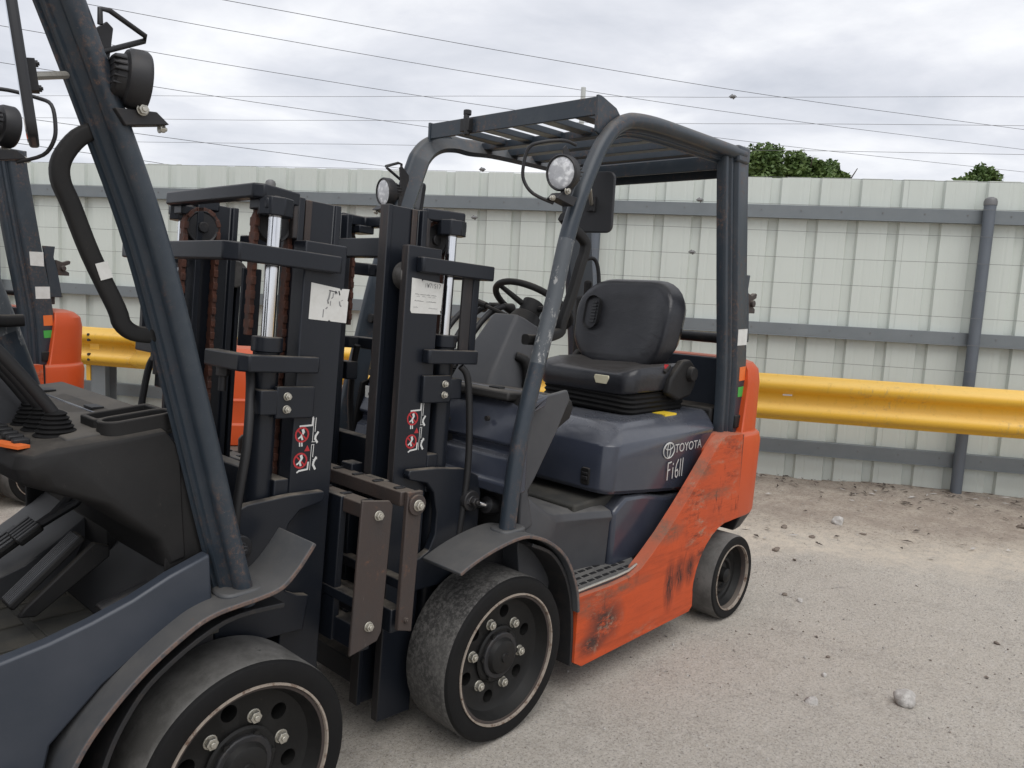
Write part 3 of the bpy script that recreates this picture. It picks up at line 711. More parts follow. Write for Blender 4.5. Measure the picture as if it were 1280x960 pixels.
def build_forklift():
    root = empty('forklift', (0, 0, 0))
    P = lambda bm, n_, m_, bev=.004, par=root, **k: finish(bm, n_, m_, par, bev, **k)
    # ---- chassis
    bm = bmesh.new()
    bxx(bm, -1.30, .02, -.33, .33, .13, .46)
    bxx(bm, -1.62, -1.30, -.36, .36, .24, .50)
    bxx(bm, -.10, .10, -.34, .34, .17, .36)
    for s in (1, -1):
        bxx(bm, -.30, .0, s * .30, s * .345, .36, .585)       # inner fender wall
    P(bm, 'chassis', 'dark_metal', .006)
    bm = bmesh.new(); cyl(bm, (0, -.50, RF), (0, .50, RF), .075, 20); P(bm, 'front_axle', 'dark_metal', .004)
    bm = bmesh.new(); bxx(bm, XR - .05, XR + .05, -.42, .42, ZR - .06, ZR + .07); P(bm, 'rear_axle', 'dark_metal', .01)
    for s in (1, -1):
        front_wheel(root, s, 'tread_rubber' if s > 0 else 'tread_grey'); rear_wheel(root, s)
    # ---- orange side panels
    outl = [(-.346, .138), (-.350, .378), (-.55, .372), (-.67, .376), (-.735, .392), (-.80, .43), (-.90, .497), (-1.00, .575), (-1.075, .637), (-1.165, .716), (-1.26, .802), (-1.305, .836), (-1.35, .850), (-1.498, .843), (-1.508, .455)]
    for k in range(9):
        t = R(96 - 12 * k); outl.append((XR + .275 * math.cos(t) + .035, .178 + .275 * math.sin(t)))
    outl += [(-1.150, .20), (-1.155, .13), (-1.13, .112), (-.39, .112)]
    for s in (1, -1):
        bm = bmesh.new(); prism(bm, outl, 'y', s * .476, s * .532)
        P(bm, 'side_panel', 'orange_paint', .016, seg=3)
        bm = bmesh.new(); prism(bm, [(-1.38, .842), (-1.504, .842), (-1.504, .50), (-1.30, .50), (-1.30, .78)], 'y', s * .36, s * .475); P(bm, 'leg_mount', 'orange_paint', .008)
        # step with anti-slip slots
        bm = bmesh.new()
        prism(bm, [(-.355, s * .30), (-.355, s * .508), (-.60, s * .508), (-.70, s * .505), (-.78, s * .47), (-.86, s * .40), (-.86, s * .30)], 'z', .345, .388)
        st = P(bm, 'step', 'grey_plastic', .004)
        bm = bmesh.new()
        for ix in range(9):
            for iy in range(3):
                x0 = -.385 - ix * .046 - (iy % 2) * .018; y0 = s * (.475 - iy * .04)
                if x0 < -.74: continue
                bxx(bm, x0 - .031, x0, y0 - .0065, y0 + .0065, .3865, .3905)
        setp(P(bm, 'tread_slot', 'hose', .0, par=st), kind='stuff')
        bm = bmesh.new(); tube(bm, [(-.352, s * .511, .389), (-.60, s * .511, .388), (-.68, s * .509, .390), (-.745, s * .503, .400)], .005, 8)
        P(bm, 'step_edge', 'zinc', 0, par=st)
        # riser cover between step and floor
        if s > 0:
            bm = bmesh.new()
            def sec(x, yb, yt, zt): return [(x, .05, .34), (x, yb, .36), (x, yb + .005, .44), (x, yt - .012, .56), (x, yt, zt - .035), (x, yt - .012, zt - .010), (x, yt - .045, zt), (x, .05, zt + .008)]
            loft(bm, [sec(-.15, .425, .425, .775), sec(-.22, .43, .43, .72), sec(-.30, .43, .43, .668), sec(-.36, .385, .405, .648), (sec(-.46, .355, .375, .628)), sec(-.60, .378, .412, .622), sec(-.672, .405, .428, .617)])
            P(bm, 'riser_cover', 'grey_plastic', .003, angle=40)
            bm = bmesh.new()
            prism(bm, [(-.680, .365), (-.682, .60), (-.76, .648), (-.88, .640), (-1.05, .605), (-1.20, .60), (-1.05, .45), (-.84, .37)], 'y', .20, .425)
            P(bm, 'side_cover', 'hood_paint', .018, seg=3)
    # ---- counterweight
    def plan(xf, xb, hy, r_):
        Q = [(xf, hy), (xf, -hy)]
        for k in range(7):
            t = R(180 + 90 + 0) ; a_ = R(-90 - 15 * k); Q.append((xb + r_ + r_ * math.sin(R(-15 * k)) , -hy + r_ - r_ * math.cos(R(15 * k))))
        for k in range(7): Q.append((xb + r_ - r_ * math.cos(R(15 * k)), hy - r_ + r_ * math.sin(R(15 * k))))
        return Q
    def cwloft(levels, name, mat, bev):
        bm = bmesh.new(); loft(bm, [[(q_[0], q_[1], z) for q_ in plan(xf, xb, hy, r_)] for (z, xf, xb, hy, r_) in levels]); return P(bm, name, mat, bev, angle=28)
    cw = cwloft([(.44, -1.512, -1.83, .515, .20), (.46, -1.512, -1.85, .522, .22), (.79, -1.512, -1.865, .524, .22), (.825, -1.512, -1.862, .515, .22), (.832, -1.56, -1.862, .495, .22), (1.06, -1.60, -1.872, .488, .21), (1.12, -1.61, -1.862, .478, .20), (1.152, -1.62, -1.82, .455, .17), (1.166, -1.64, -1.77, .41, .12)], 'counterweight', 'counterweight_paint', .006)
    bm = bmesh.new(); bxx(bm, -1.5135, -1.5065, .505, .5275, .452, .838); P(bm, 'seam', 'hose', 0, par=cw)
    cwloft([(.36, -1.60, -1.82, .47, .19), (.441, -1.60, -1.855, .505, .19)], 'counterweight_base', 'dark_metal', .006)
    # ---- hood
    def hsec(z, xf, xr, hy, r_):
        Q = []
        for cx, cy, t0 in ((xf - r_, hy - r_, 0), (xr + r_ * .6, hy - r_ * .6, 90), (xr + r_ * .6, -hy + r_ * .6, 180), (xf - r_, -hy + r_, 270)):
            rad = r_ if t0 in (0, 270) else r_ * .6
            for k in range(6):
                t = R(t0 + 18 * k); Q.append((cx + rad * math.cos(t), cy + rad * math.sin(t)))
        return Q
    def tiltz(x, z): return z - .09 * max(0, (-x - .62)) * (1 if z < .75 else 0)
    bm = bmesh.new()
    secs = []
    for (z, xf, xr, hy, r_) in [(.676, -.615, -1.24, .425, .055), (.692, -.604, -1.26, .436, .06), (.78, -.610, -1.35, .439, .065), (.858, -.622, -1.43, .437, .07), (.868, -.628, -1.44, .432, .075), (.928, -.712, -1.475, .370, .09), (.936, -.735, -1.475, .350, .09)]:
        secs.append([(q_[0], q_[1], z - .115 * max(0, (-q_[0] - .62)) * max(0, min(1, (.80 - z) / .1))) for q_ in hsec(z, xf, xr, hy, r_)])
    loft(bm, secs)
    hood = P(bm, 'hood', 'hood_paint', .004, angle=26)
    bm = bmesh.new(); prism(bm, [(p_[0] + .335, p_[1] + .735) for p_ in rrect(.040, .066, .008)], 'x', -.612, -.600); P(bm, 'latch_recess', 'black_plastic', .003, par=hood)
    bm = bmesh.new(); bxx(bm, -.602, -.596, .322, .348, .722, .736); bxx(bm, -.602, -.597, .322, .348, .742, .752); P(bm, 'latch', 'hose', .002, par=hood)
    # lettering on the left side of the hood: y = .44
    YH = .4425
    mt = Matrix.Translation((-1.03, YH, .800)) @ Matrix.Rotation(R(180), 4, 'Z') @ Matrix.Rotation(R(90), 4, 'X')
    mt = Matrix.Translation((-1.072, YH - .0015, .790)) @ Matrix.Rotation(R(180), 4, 'Z') @ Matrix.Rotation(R(90), 4, 'X')
    text_mesh('TOYOTA', .052, 'maker_lettering', 'letter_grey', hood, mt, .0005, sx=1.02)
    bm = bmesh.new()
    LX, LZ = -1.022, .806
    def ell(cx, cz, a_, b_, r_):
        tube(bm, [(LX - cx + a_ * math.cos(R(15 * k)), YH, LZ + cz + b_ * math.sin(R(15 * k))) for k in range(24)], r_, 5, closed=True)
    ell(0, 0, .042, .033, .0024); ell(0, .016, .030, .013, .0020); ell(0, 0, .012, .030, .0020)
    P(bm, 'maker_emblem', 'letter_grey', 0, par=hood)
    bm = bmesh.new()
    Pm = lambda u, v: (-1.022 - u * 1.12, YH + .0008 + .0002 * random.random(), .682 + v * 1.15)
    for st in ([(0, 0), (.001, .062)], [(0, .061), (.022, .063)], [(.001, .034), (.016, .036)], [(.035, .002), (.036, .040)], [(.036, .052), (.037, .056)],
               [(.072, .066), (.060, .050), (.054, .025), (.057, .006), (.066, .001), (.074, .008), (.074, .022), (.067, .030), (.057, .024)],
               [(.086, .004), (.088, .066)], [(.102, .003), (.105, .068)]):
        stroke(bm, st, .0055, Pm, 0)
    P(bm, 'fleet_number', 'letter_grey', 0, par=hood)
    bm = bmesh.new()
    prism(bm, [(-1.10, .300), (-1.10, .365), (-1.19, .365), (-1.19, .300)], 'z', .930, .9385); P(bm, 'caution_sticker', 'print_yellow', 0, par=hood)
    # ---- floor and its mat with pressed panels
    bm = bmesh.new(); bxx(bm, -.66, -.02, -.41, .36, .575, .60); fl = P(bm, 'floor_plate', 'floor_mat', .003)
    bm = bmesh.new(); bxx(bm, -.80, -.50, -.41, .37, .56, .648); bmesh.ops.rotate(bm, verts=bm.verts, cent=(-.65, 0, .64), matrix=Matrix.Rotation(R(2), 3, 'Y')); P(bm, 'floor_step', 'floor_mat', .008)
    mp = None
    for ix in range(4):
        for iy in range(6):
            if mp is None:
                bm = bmesh.new(); box(bm, (0, 0, 0), (.112, .105, .006)); mp = mo = P(bm, 'mat_panel', 'floor_mat', .002, par=fl)
            else:
                mo = mp.copy(); COL.objects.link(mo)
            mo.location = (-.542 + ix * .13, -.335 + iy * .125, .6015)
    bm = bmesh.new(); bxx(bm, -.16, -.08, -.12, .14, .60, .98); P(bm, 'column_shroud', 'black_plastic', .02)
    bm = bmesh.new(); bxx(bm, -.20, -.11, .39, .41, .60, .98); P(bm, 'knee_panel', 'black_plastic', .01)
    bm = bmesh.new()  # toe board sloping up behind the cowl
    prism(bm, [(-.22, .60), (-.13, .78), (-.10, .78), (-.10, .58)], 'y', -.40, .40); P(bm, 'toe_board', 'hose', .004)
    # pedals
    def pedal(name, y, pts, wd, ribs):
        bm = bmesh.new(); a = Vector(pts[0]); b = Vector(pts[1]); d = (b - a).normalized(); n_ = d.cross(Vector((0, 1, 0))).normalized()
        rot = Matrix((d, Vector((0, 1, 0)), n_)).transposed(); c = (a + b) / 2
        box(bm, (c.x, y, c.z), ((b - a).length, wd, .018), rot)
        pd = P(bm, name, 'black_plastic', .005)
        bm = bmesh.new()
        for k in range(ribs):
            yy = y - wd / 2 + wd * (k + .5) / ribs; cc = c - n_ * -.010
            box(bm, (cc.x, yy, cc.z), ((b - a).length * .94, wd / ribs * .5, .006), rot)
        setp(P(bm, 'pedal_rib', 'grey_plastic', .001, par=pd), kind='stuff')
        return pd
    pd = pedal('accelerator_pedal', -.205, ((-.405, 0, .68), (-.255, 0, .812)), .050, 6)
    bm = bmesh.new(); prism(bm, [(-.395, .662), (-.382, .680), (-.240, .800), (-.205, .785), (-.205, .760), (-.36, .655)], 'y', -.246, -.230); P(bm, 'pedal_base', 'black_plastic', .004, par=pd)
    bp = pedal('brake_pedal', .0, ((-.335, 0, .762), (-.285, 0, .795)), .09, 5)
    bm = bmesh.new(); tube(bm, [(-.31, .0, .775), (-.20, .0, .83), (-.10, .0, .93)], .012, 8); P(bm, 'pedal_arm', 'dark_metal', 0, par=bp)
    bp = pedal('inching_pedal', .10, ((-.37, 0, .70), (-.29, 0, .75)), .09, 4)
    bm = bmesh.new(); tube(bm, [(-.33, .10, .715), (-.22, .10, .78), (-.10, .10, .90)], .012, 8); P(bm, 'pedal_arm', 'dark_metal', 0, par=bp)
    # ---- cowl: black dash inside, painted panel in front
    bm = bmesh.new()
    prof = [(-.125, 1.045), (-.118, .90), (-.11, .77), (-.15, .762), (-.175, .83), (-.30, .935), (-.42, .99), (-.435, 1.025), (-.425, 1.052), (-.38, 1.066), (-.16, 1.088)]
    secs = []
    for (y, sx, dz) in ((-.415, .85, -.020), (-.405, .94, -.006), (-.375, 1.0, 0), (-.10, 1.04, .004), (.10, 1.04, .004), (.375, 1.0, 0), (.405, .94, -.006), (.415, .85, -.020)):
        secs.append([(-.07 + (p_[0] + .07) * sx, y, .93 + (p_[1] - .93) * (1 + dz * 4)) for p_ in prof])
    loft(bm, secs); dash = P(bm, 'dashboard', 'black_plastic', .004, angle=40)
    bm = bmesh.new(); bxx(bm, -.34, -.10, -.38, .38, 1.06, 1.09)
    bmesh.ops.rotate(bm, verts=bm.verts, cent=(-.16, 0, 1.08), matrix=Matrix.Rotation(R(-5), 3, 'Y')); dt = P(bm, 'dash_top', 'dash_plastic', .008, par=dash)
    for y0 in (-.12, .22):
        bm = bmesh.new(); bxx(bm, -.20, -.17, y0, y0 + .05, 1.088, 1.094); P(bm, 'dash_clip', 'hose', .001, par=dash)
    bm = bmesh.new()
    prism(bm, [(-.19, 1.090), (-.13, 1.072), (-.092, 1.034), (-.050, .930), (-.068, .917), (-.068, .895), (-.044, .882), (-.022, .815), (-.010, .808), (-.014, .772), (-.10, .772), (-.10, 1.03), (-.175, 1.05)], 'y', -.395, .462)
    bmesh.ops.translate(bm, verts=bm.verts, vec=(-.02, 0, 0))
    fc = P(bm, 'front_cowl', 'hood_paint', .008, seg=3)
    bm = bmesh.new()
    for y0 in (-.33, .31):
        cyl(bm, (-.084, y0, 1.00), (-.073, y0, 1.00), .009, 12)
    P(bm, 'panel_bolt', 'dark_metal', 0, par=fc)
    bm = bmesh.new(); bxx(bm, -.079, -.0745, -.36, -.30, .985, 1.030); P(bm, 'data_sticker', 'paper', 0, par=fc)
    # side plates of the cowl behind each pillar
    for s in (1, -1):
        bm = bmesh.new()
        if s > 0: prism(bm, [(-.13, 1.07), (-.345, 1.095), (-.362, 1.062), (-.30, .955), (-.195, .80), (-.165, .765), (-.20, .64), (-.13, .62)], 'y', .415, .432)
        else: prism(bm, [(-.085, 1.040), (-.150, 1.055), (-.150, .70), (-.03, .70), (-.035, .80)], 'y', -.412, -.400)
        P(bm, 'cowl_side', 'grey_plastic' if s > 0 else 'black_plastic', .006)
    # cup holder, tray, switches, sticker on the dash (right-hand side)
    bm = bmesh.new()
    def zt(x): return 1.088 + (x + .16) * .10
    def ring(x0, x1, y0, y1, r_, h):
        Q = rrect(x1 - x0, y1 - y0, r_, 5, (x0 + x1) / 2, (y0 + y1) / 2); Q2 = rrect(x1 - x0 - .024, y1 - y0 - .024, max(r_ - .012, .004), 5, (x0 + x1) / 2, (y0 + y1) / 2)
        n_ = len(Q); A = [bm.verts.new((a, b, zt(a) - .012)) for a, b in Q]; B = [bm.verts.new((a, b, zt(a) + h)) for a, b in Q]; C_ = [bm.verts.new((a, b, zt(a) + h)) for a, b in Q2]; D_ = [bm.verts.new((a, b, zt(a) + .003)) for a, b in Q2]
        for U, V in ((A, B), (B, C_), (C_, D_)):
            for k in range(n_): bm.faces.new((U[k], U[(k + 1) % n_], V[(k + 1) % n_], V[k]))
        bm.faces.new(D_)
    ring(-.265, -.115, -.325, -.235, .012, .022); ring(-.272, -.115, -.405, -.328, .036, .026)
    P(bm, 'cup_tray', 'black_plastic', .003, par=dash)
    for k in range(5):
        bm = bmesh.new(); box(bm, (-.405 + .002 * k, -.33 + .045 * k, zt(-.40) + .004), (.03, .020, .014))
        P(bm, 'dash_switch', 'hose', .003, par=dash)
    bm = bmesh.new(); box(bm, (-.425, -.33, zt(-.42) + .002), (.026, .085, .006), Matrix.Rotation(R(20), 3, 'Z')); P(bm, 'dash_sticker', 'print_orange', 0, par=dash)
    # ---- hydraulic levers with rubber boots
    for k, y in enumerate((-.14, -.215, -.295)):
        yk = (-.14, -.22, -.30)[k]; bx_ = -.330
        bm = bmesh.new(); pr = []
        for j in range(8): pr += [(.052 - .0042 * j, .009 * j), (.045 - .0042 * j, .009 * j + .0045)]
        lathe(bm, [(0.0, 0.0)] + pr + [(0.0, .074)], 24, c=(bx_, y, 1.052), axis='z')
        lv = P(bm, 'lever_boot', 'rubber', 0, angle=60)
        bm = bmesh.new()
        tube(bm, smooth_path([(bx_, y, 1.11), (-.385, y, 1.19), (-.455, yk, 1.275), (-.52, yk, 1.330), (-.58, yk, 1.355), (-.61, yk, 1.360)]), .0125, 10)
        P(bm, 'lever', 'hose', 0, par=lv, angle=60)
        bm = bmesh.new(); a = Vector((-.605, yk, 1.360)); d = Vector((-.98, 0, .2))
        lathe(bm, [(0, -.01), (.012, -.008), (.016, .01), (.022, .035), (.024, .045), (.018, .052), (0, .053)], 16, axis='x')
        bmesh.ops.transform(bm, matrix=Matrix.Translation(a) @ Matrix.Rotation(R(168), 4, 'Y'), verts=bm.verts)
        P(bm, 'lever_knob', 'black_plastic', 0, par=lv, angle=60)
    # ---- steering column and wheel
    bm = bmesh.new()
    def csec(x, z, w_, d): return [(x + d / 2, w_ / 2 - .02, z + .02), (x + d / 2, -w_ / 2 + .02, z + .02), (x + d / 2 - .02, -w_ / 2, z), (x - d / 2 + .02, -w_ / 2, z - .03), (x - d / 2, -w_ / 2 + .03, z - .04), (x - d / 2, w_ / 2 - .03, z - .04), (x - d / 2 + .02, w_ / 2, z - .03), (x + d / 2 - .02, w_ / 2, z)]
    loft(bm, [csec(-.375, 1.05, .24, .20), csec(-.41, 1.12, .225, .185), csec(-.50, 1.265, .18, .15), csec(-.535, 1.32, .165, .13)])
    col = P(bm, 'steering_column', 'grey_plastic', .010, seg=3, angle=45)
    bm = bmesh.new(); tube(bm, smooth_path([(-.43, .10, 1.18), (-.46, .125, 1.16), (-.47, .13, 1.10), (-.47, .125, 1.06)]), [.016, .018, .018, .018, .018, .02, .02, .02, .02, .018, .018, .018, .018, .018, .018, .018, .018, .018, .016], 8); P(bm, 'column_lever', 'black_plastic', 0, par=col, angle=60)
    SWC = Vector((-.625, .0, 1.372)); SWM = Matrix.Translation(SWC) @ Matrix.Rotation(R(-33), 4, 'Y')
    bm = bmesh.new(); tube(bm, [SWM @ Vector((.165 * math.cos(R(7.5 * k)), .165 * math.sin(R(7.5 * k)), 0)) for k in range(48)], .0135, 10, closed=True)
    sw = P(bm, 'steering_wheel', 'black_plastic', 0, angle=60)
    bm = bmesh.new()
    for t in (90, 210, 330):
        c, s_ = math.cos(R(t)), math.sin(R(t)); cyl(bm, SWM @ Vector((.02 * c, .02 * s_, -.02)), SWM @ Vector((.16 * c, .16 * s_, 0)), .014, 8, .010)
    cyl(bm, SWM @ Vector((0, 0, -.05)), SWM @ Vector((0, 0, .012)), .045, 20); P(bm, 'wheel_spoke', 'black_plastic', .003, par=sw)
    bm = bmesh.new(); lathe(bm, [(.0, -.05), (.055, -.05), (.075, -.10), (.07, -.115), (0, -.115)][::-1], 24, axis='z'); bmesh.ops.transform(bm, matrix=SWM, verts=bm.verts); P(bm, 'column_collar', 'black_plastic', .003, par=col)
    bm = bmesh.new(); tube(bm, [SWM @ Vector((.05, -.06, -.085)), SWM @ Vector((.08, -.19, -.06))], .008, 8); cyl(bm, SWM @ Vector((.075, -.17, -.062)), SWM @ Vector((.087, -.215, -.055)), .014, 10); P(bm, 'direction_lever', 'black_plastic', 0, par=col)
    # ---- seat
    YS = .035
    bm = bmesh.new()
    secs = []
    for z, g_ in ((.935, .0), (.946, .012), (.955, .0), (.966, .014), (.975, .002), (.986, .014), (.995, .002), (1.006, .012), (1.015, .0), (1.022, .008)):
        secs.append([(q_[0], q_[1], z + .018 * math.cos(q_[1] * 5)) for q_ in [(-1.150 + p_[0], YS + .02 + p_[1]) for p_ in rrect(.46 + g_, .48 + g_, .06, 5)]])
    loft(bm, secs); be = P(bm, 'seat_suspension', 'rubber', 0, angle=25)
    bm = bmesh.new(); secs = []
    for z, wx, wy, r_, ox in ((1.018, .46, .50, .06, 0), (1.028, .475, .515, .065, 0), (1.065, .475, .52, .07, .002), (1.092, .455, .505, .07, .0), (1.110, .415, .46, .08, -.01), (1.118, .34, .38, .09, -.02)):
        secs.append([(-1.145 + ox + p_[0], YS + .02 + p_[1], z + .35 * max(0, abs(p_[1]) - .13) * (1 if z > 1.05 else .3) - .05 * max(0, p_[0] - .12)) for p_ in rrect(wx, wy, r_, 6)])
    loft(bm, secs); seat = P(bm, 'seat_cushion', 'vinyl', .006, angle=60)
    bm = bmesh.new()
    prism(bm, [(YS - .035, 1.088), (YS + .035, 1.088), (YS + .040, 1.076), (YS + .028, 1.052), (YS - .028, 1.052), (YS - .040, 1.076)], 'x', -.842, -.8285); bmesh.ops.translate(bm, verts=bm.verts, vec=(-.0765, .125, .006)); P(bm, 'seat_tag', 'tag_cream', .002, par=seat)
    # backrest: rounded shell, leaning back
    def back(w_, h_, r_, off, zc):
        """outline in (y, z) wider at shoulder height"""
        return [(YS + p_[0] * (1.0 + .10 * (p_[1] / h_ + .2)), zc + p_[1]) for p_ in rrect(w_, h_, r_, 7)]
    def bx(off, z): return -1.225 + off - .20 * (z - 1.12)
    bm = bmesh.new(); secs = []
    for off, w_, h_, r_ in ((-.105, .38, .30, .11), (-.09, .46, .37, .14), (-.04, .50, .405, .15), (-.034, .512, .415, .152), (-.026, .505, .41, .15), (.01, .51, .412, .155), (.032, .49, .392, .15), (.044, .45, .355, .14), (.046, .34, .26, .12), (.042, .2, .15, .07)):
        secs.append([(bx(off + .6 * max(0, abs(y - YS) - .11) ** 1.3 * (1 if off > -.02 else 0), z), y, z) for y, z in back(w_, h_, r_, off, 1.302)])
    loft(bm, secs)
    bk = P(bm, 'seat_back', 'vinyl', .006, par=seat, angle=60)
    bm = bmesh.new(); P_ = [(bx(.001, z) + .05, y, z) for y, z in [(YS - .165 + p_[0], 1.350 + p_[1]) for p_ in rrect(.066, .138, .032, 6)]]
    P2 = [(bx(.001, z) + .085, y, z) for y, z in [(YS - .165 + p_[0], 1.350 + p_[1]) for p_ in rrect(.080, .155, .039, 6)]]
    n_ = len(P_); A = [bm.verts.new(a) for a in P_]; B = [bm.verts.new(a) for a in P2]; bm.faces.new(A)
    for k in range(n_): bm.faces.new((A[k], A[(k + 1) % n_], B[(k + 1) % n_], B[k]))
    P(bm, 'back_slot', 'hose', 0, par=seat)
    bm = bmesh.new()
    for k in range(7): box(bm, (bx(0, 1.305 + .015 * k) + .066, YS - .165, 1.305 + .015 * k), (.006, .026, .006))
    setp(P(bm, 'slot_grille', 'grey_plastic', 0, par=seat), kind='stuff')
    for s in (1, -1):   # hip restraints
        bm = bmesh.new(); prism(bm, [(-1.15, 1.02), (-1.17, 1.085), (-1.21, 1.12), (-1.26, 1.16), (-1.32, 1.165), (-1.37, 1.13), (-1.38, 1.05), (-1.34, 1.0), (-1.24, .985)], 'y', YS + s * .268, YS + s * .306)
        P(bm, 'hip_restraint', 'black_plastic', .012, par=seat, seg=3)
        bm = bmesh.new(); cyl(bm, (-1.32, YS + s * .304, 1.10), (-1.32, YS + s * .33, 1.10), .036, 18, .030); P(bm, 'recliner_knob', 'black_plastic', .004, par=seat)
    bm = bmesh.new(); box(bm, (-1.165, YS + .272, 1.125), (.05, .035, .016), Matrix.Rotation(R(35), 3, 'Y')); P(bm, 'belt_buckle', 'black_plastic', .004, par=seat)
    bm = bmesh.new(); box(bm, (-1.166, YS + .272, 1.1345), (.028, .020, .004), Matrix.Rotation(R(35), 3, 'Y')); P(bm, 'buckle_button', 'print_red', 0, par=seat)
    bm = bmesh.new(); pts = smooth_path([(-1.12, YS - .25, 1.12), (-1.15, YS - .1, 1.128), (-1.16, YS + .1, 1.128), (-1.12, YS + .25, 1.122)]); sweep(bm, pts, [(-.002, -.02), (.002, -.02), (.002, .02), (-.002, .02)], Vector((1, 0, 0))); P(bm, 'seat_belt', 'hose', 0, par=seat)
    # ---- panel behind the seat, cross bar, gas bottle bracket
    bm = bmesh.new(); bxx(bm, -1.60, -1.43, -.40, .40, .85, .945); rd = P(bm, 'rear_deck', 'black_plastic', .012)
    bm = bmesh.new(); bxx(bm, -1.605, -1.575, -.395, .395, .93, 1.165); rp = P(bm, 'rear_panel', 'sill_paint', .006)
    bm = bmesh.new(); bxx(bm, -1.575, -1.572, .10, .15, 1.02, 1.08); P(bm, 'rear_sticker', 'print_orange', 0, par=rp)
    bm = bmesh.new(); cyl(bm, (-1.62, .10, 1.255), (-1.62, .34, 1.255), .024, 16); cyl(bm, (-1.62, -.3, 1.255), (-1.62, .10, 1.255), .017, 12); cb = P(bm, 'bottle_bar', 'dark_metal', .002)
    bm = bmesh.new(); bxx(bm, -1.66, -1.58, .335, .40, 1.20, 1.31); P(bm, 'bar_clamp', 'rail_edge', .006, par=cb)
    bm = bmesh.new(); tube(bm, smooth_path([(-1.36, -.22, 1.16), (-1.40, -.25, 1.45), (-1.38, -.27, 1.60), (-1.30, -.30, 1.58), (-1.28, -.33, 1.48)]), .010, 8); P(bm, 'gas_hose', 'hose', 0, angle=60)
    bm = bmesh.new(); bxx(bm, -1.42, -1.35, -.36, -.27, .94, 1.42); cyl(bm, (-1.385, -.31, 1.42), (-1.385, -.31, 1.50), .02, 12); P(bm, 'intake_stack', 'black_plastic', .012)
    bm = bmesh.new(); cyl(bm, (-1.42, -.14, .94), (-1.42, -.14, 1.19), .022, 12); P(bm, 'hose_red', 'red_paint', 0).name = 'fuel_hose'
    # ---- fenders
    def fender(path, y0, y1, s):
        bm = bmesh.new(); pts = smooth_path([(a, 0, b) for a, b in path], 6); th = .012
        sect = [(th / 2, min(y0, y1)), (th / 2, max(y0, y1)), (-th / 2, max(y0, y1)), (-th / 2, min(y0, y1))]
        sweep(bm, pts, sect)
        bmesh.ops.recalc_face_normals(bm, faces=bm.faces); yo = s * .54
        for f in bm.faces:
            if abs(abs(f.calc_center_median().y) - abs(y1)) < .002: f.material_index = 1
        return P(bm, 'fender', ['fender_paint', 'rust_edge'], .003)
    fender([(.238, .603), (.17, .628), (.09, .648), (0, .660), (-.065, .655), (-.15, .622), (-.232, .565), (-.285, .497), (-.325, .41), (-.340, .33)], .375, .545, 1)
    fender([(.160, .790), (.115, .735), (.072, .700), (.02, .690), (-.032, .686), (-.09, .680), (-.145, .660), (-.24, .600), (-.325, .522), (-.378, .448), (-.41, .36)], -.375, -.535, -1)
    for s in (1, -1):
        bm = bmesh.new(); sweep(bm, smooth_path(([(-.10, 0, .615)] if s > 0 else [(.10, 0, .640), (-.05, 0, .640)]) + [(-.20, 0, .565), (-.275, 0, .48), (-.318, 0, .38), (-.338, 0, .26), (-.342, 0, .125)], 5), [(-.006, s * .33), (.006, s * .33), (.006, s * (.522 if s > 0 else .50)), (-.006, s * (.522 if s > 0 else .50))])
        P(bm, 'mud_guard', 'dark_metal', .002)
    # right-hand sill panel between floor and fender
    bm = bmesh.new(); prism(bm, [(-.062, .665), (-.070, .795), (-.16, .765), (-.24, .730), (-.32, .704), (-.40, .684), (-.50, .668), (-.66, .660), (-.66, .38), (-.42, .38), (-.40, .47), (-.30, .562), (-.20, .625), (-.13, .652)], 'y', -.425, -.462)
    P(bm, 'sill_panel', 'sill_paint', .006)
    bm = bmesh.new(); bxx(bm, -.62, -.45, -.42, -.50, .40, .445); P(bm, 'step_bracket', 'grey_plastic', .012)
    # ---- overhead guard
    tubesec_old = [(-.052, .018), (-.046, .026), (-.040, .030), (0, .030), (.006, .026), (.006, .020), (.012, .018), (.022, .022), (.032, .018), (.040, .022), (.050, .020), (.054, .010), (.054, -.018), (.044, -.024), (.0, -.028), (-.045, -.028), (-.052, -.020)]
    roofsec = [(-.040, .020), (-.034, .028), (-.026, .032), (.012, .032), (.016, .026), (.016, .016), (.024, .014), (.030, .018), (.038, .014), (.044, -.02), (.036, -.026), (-.030, -.028), (-.040, -.020)]
    for s in (1, -1):
        path = [(-.033, 0, .655), (-.075, 0, .94), (-.160, 0, 1.235), (-.213, 0, 1.402), (-.265, 0, 1.60), (-.318, 0, 1.735), (-.390, 0, 1.873), (-.430, 0, 1.935), (-.485, 0, 1.992), (-.55, 0, 2.030), (-.62, 0, 2.047), (-.76, 0, 2.058), (-1.0, 0, 2.060), (-1.425, 0, 2.060)]
        if s < 0: path = [(.020, 0, .655), (-.030, 0, .86), (-.100, 0, 1.16), (-.180, 0, 1.48), (-.262, 0, 1.72), (-.335, 0, 1.915), (-.358, 0, 1.962), (-.40, 0, 2.005), (-.46, 0, 2.035)] + [(-.54, 0, 2.048)] + path[10:]
        pp = smooth_path(path, 6); pp = [Vector((a.x, s * (.466 - .018 * min(1, (a.z - .655) / 1.2)), a.z)) for a in pp]
        bm = bmesh.new()
        # round tube with a grooved flange trailing inwards and to the rear
        tr_ = .0275 if s > 0 else .0225
        tubesec = [(tr_ * math.cos(R(a_)), tr_ * math.sin(R(a_))) for a_ in (-20, 10, 35, 60, 85, 110, 140, 170, 200, 225, 250)]
        ux, uy = .70, -.714; vx, vy = .714, .70
        tubesec += [(.012 + ux * l_ + vx * t_, -.010 + uy * l_ + vy * t_) for l_, t_ in ((.014, -.016), (.050, -.012), (.052, .009), (.046, .011), (.043, .004), (.037, .004), (.034, .012), (.028, .013), (.025, .006), (.016, .006))]
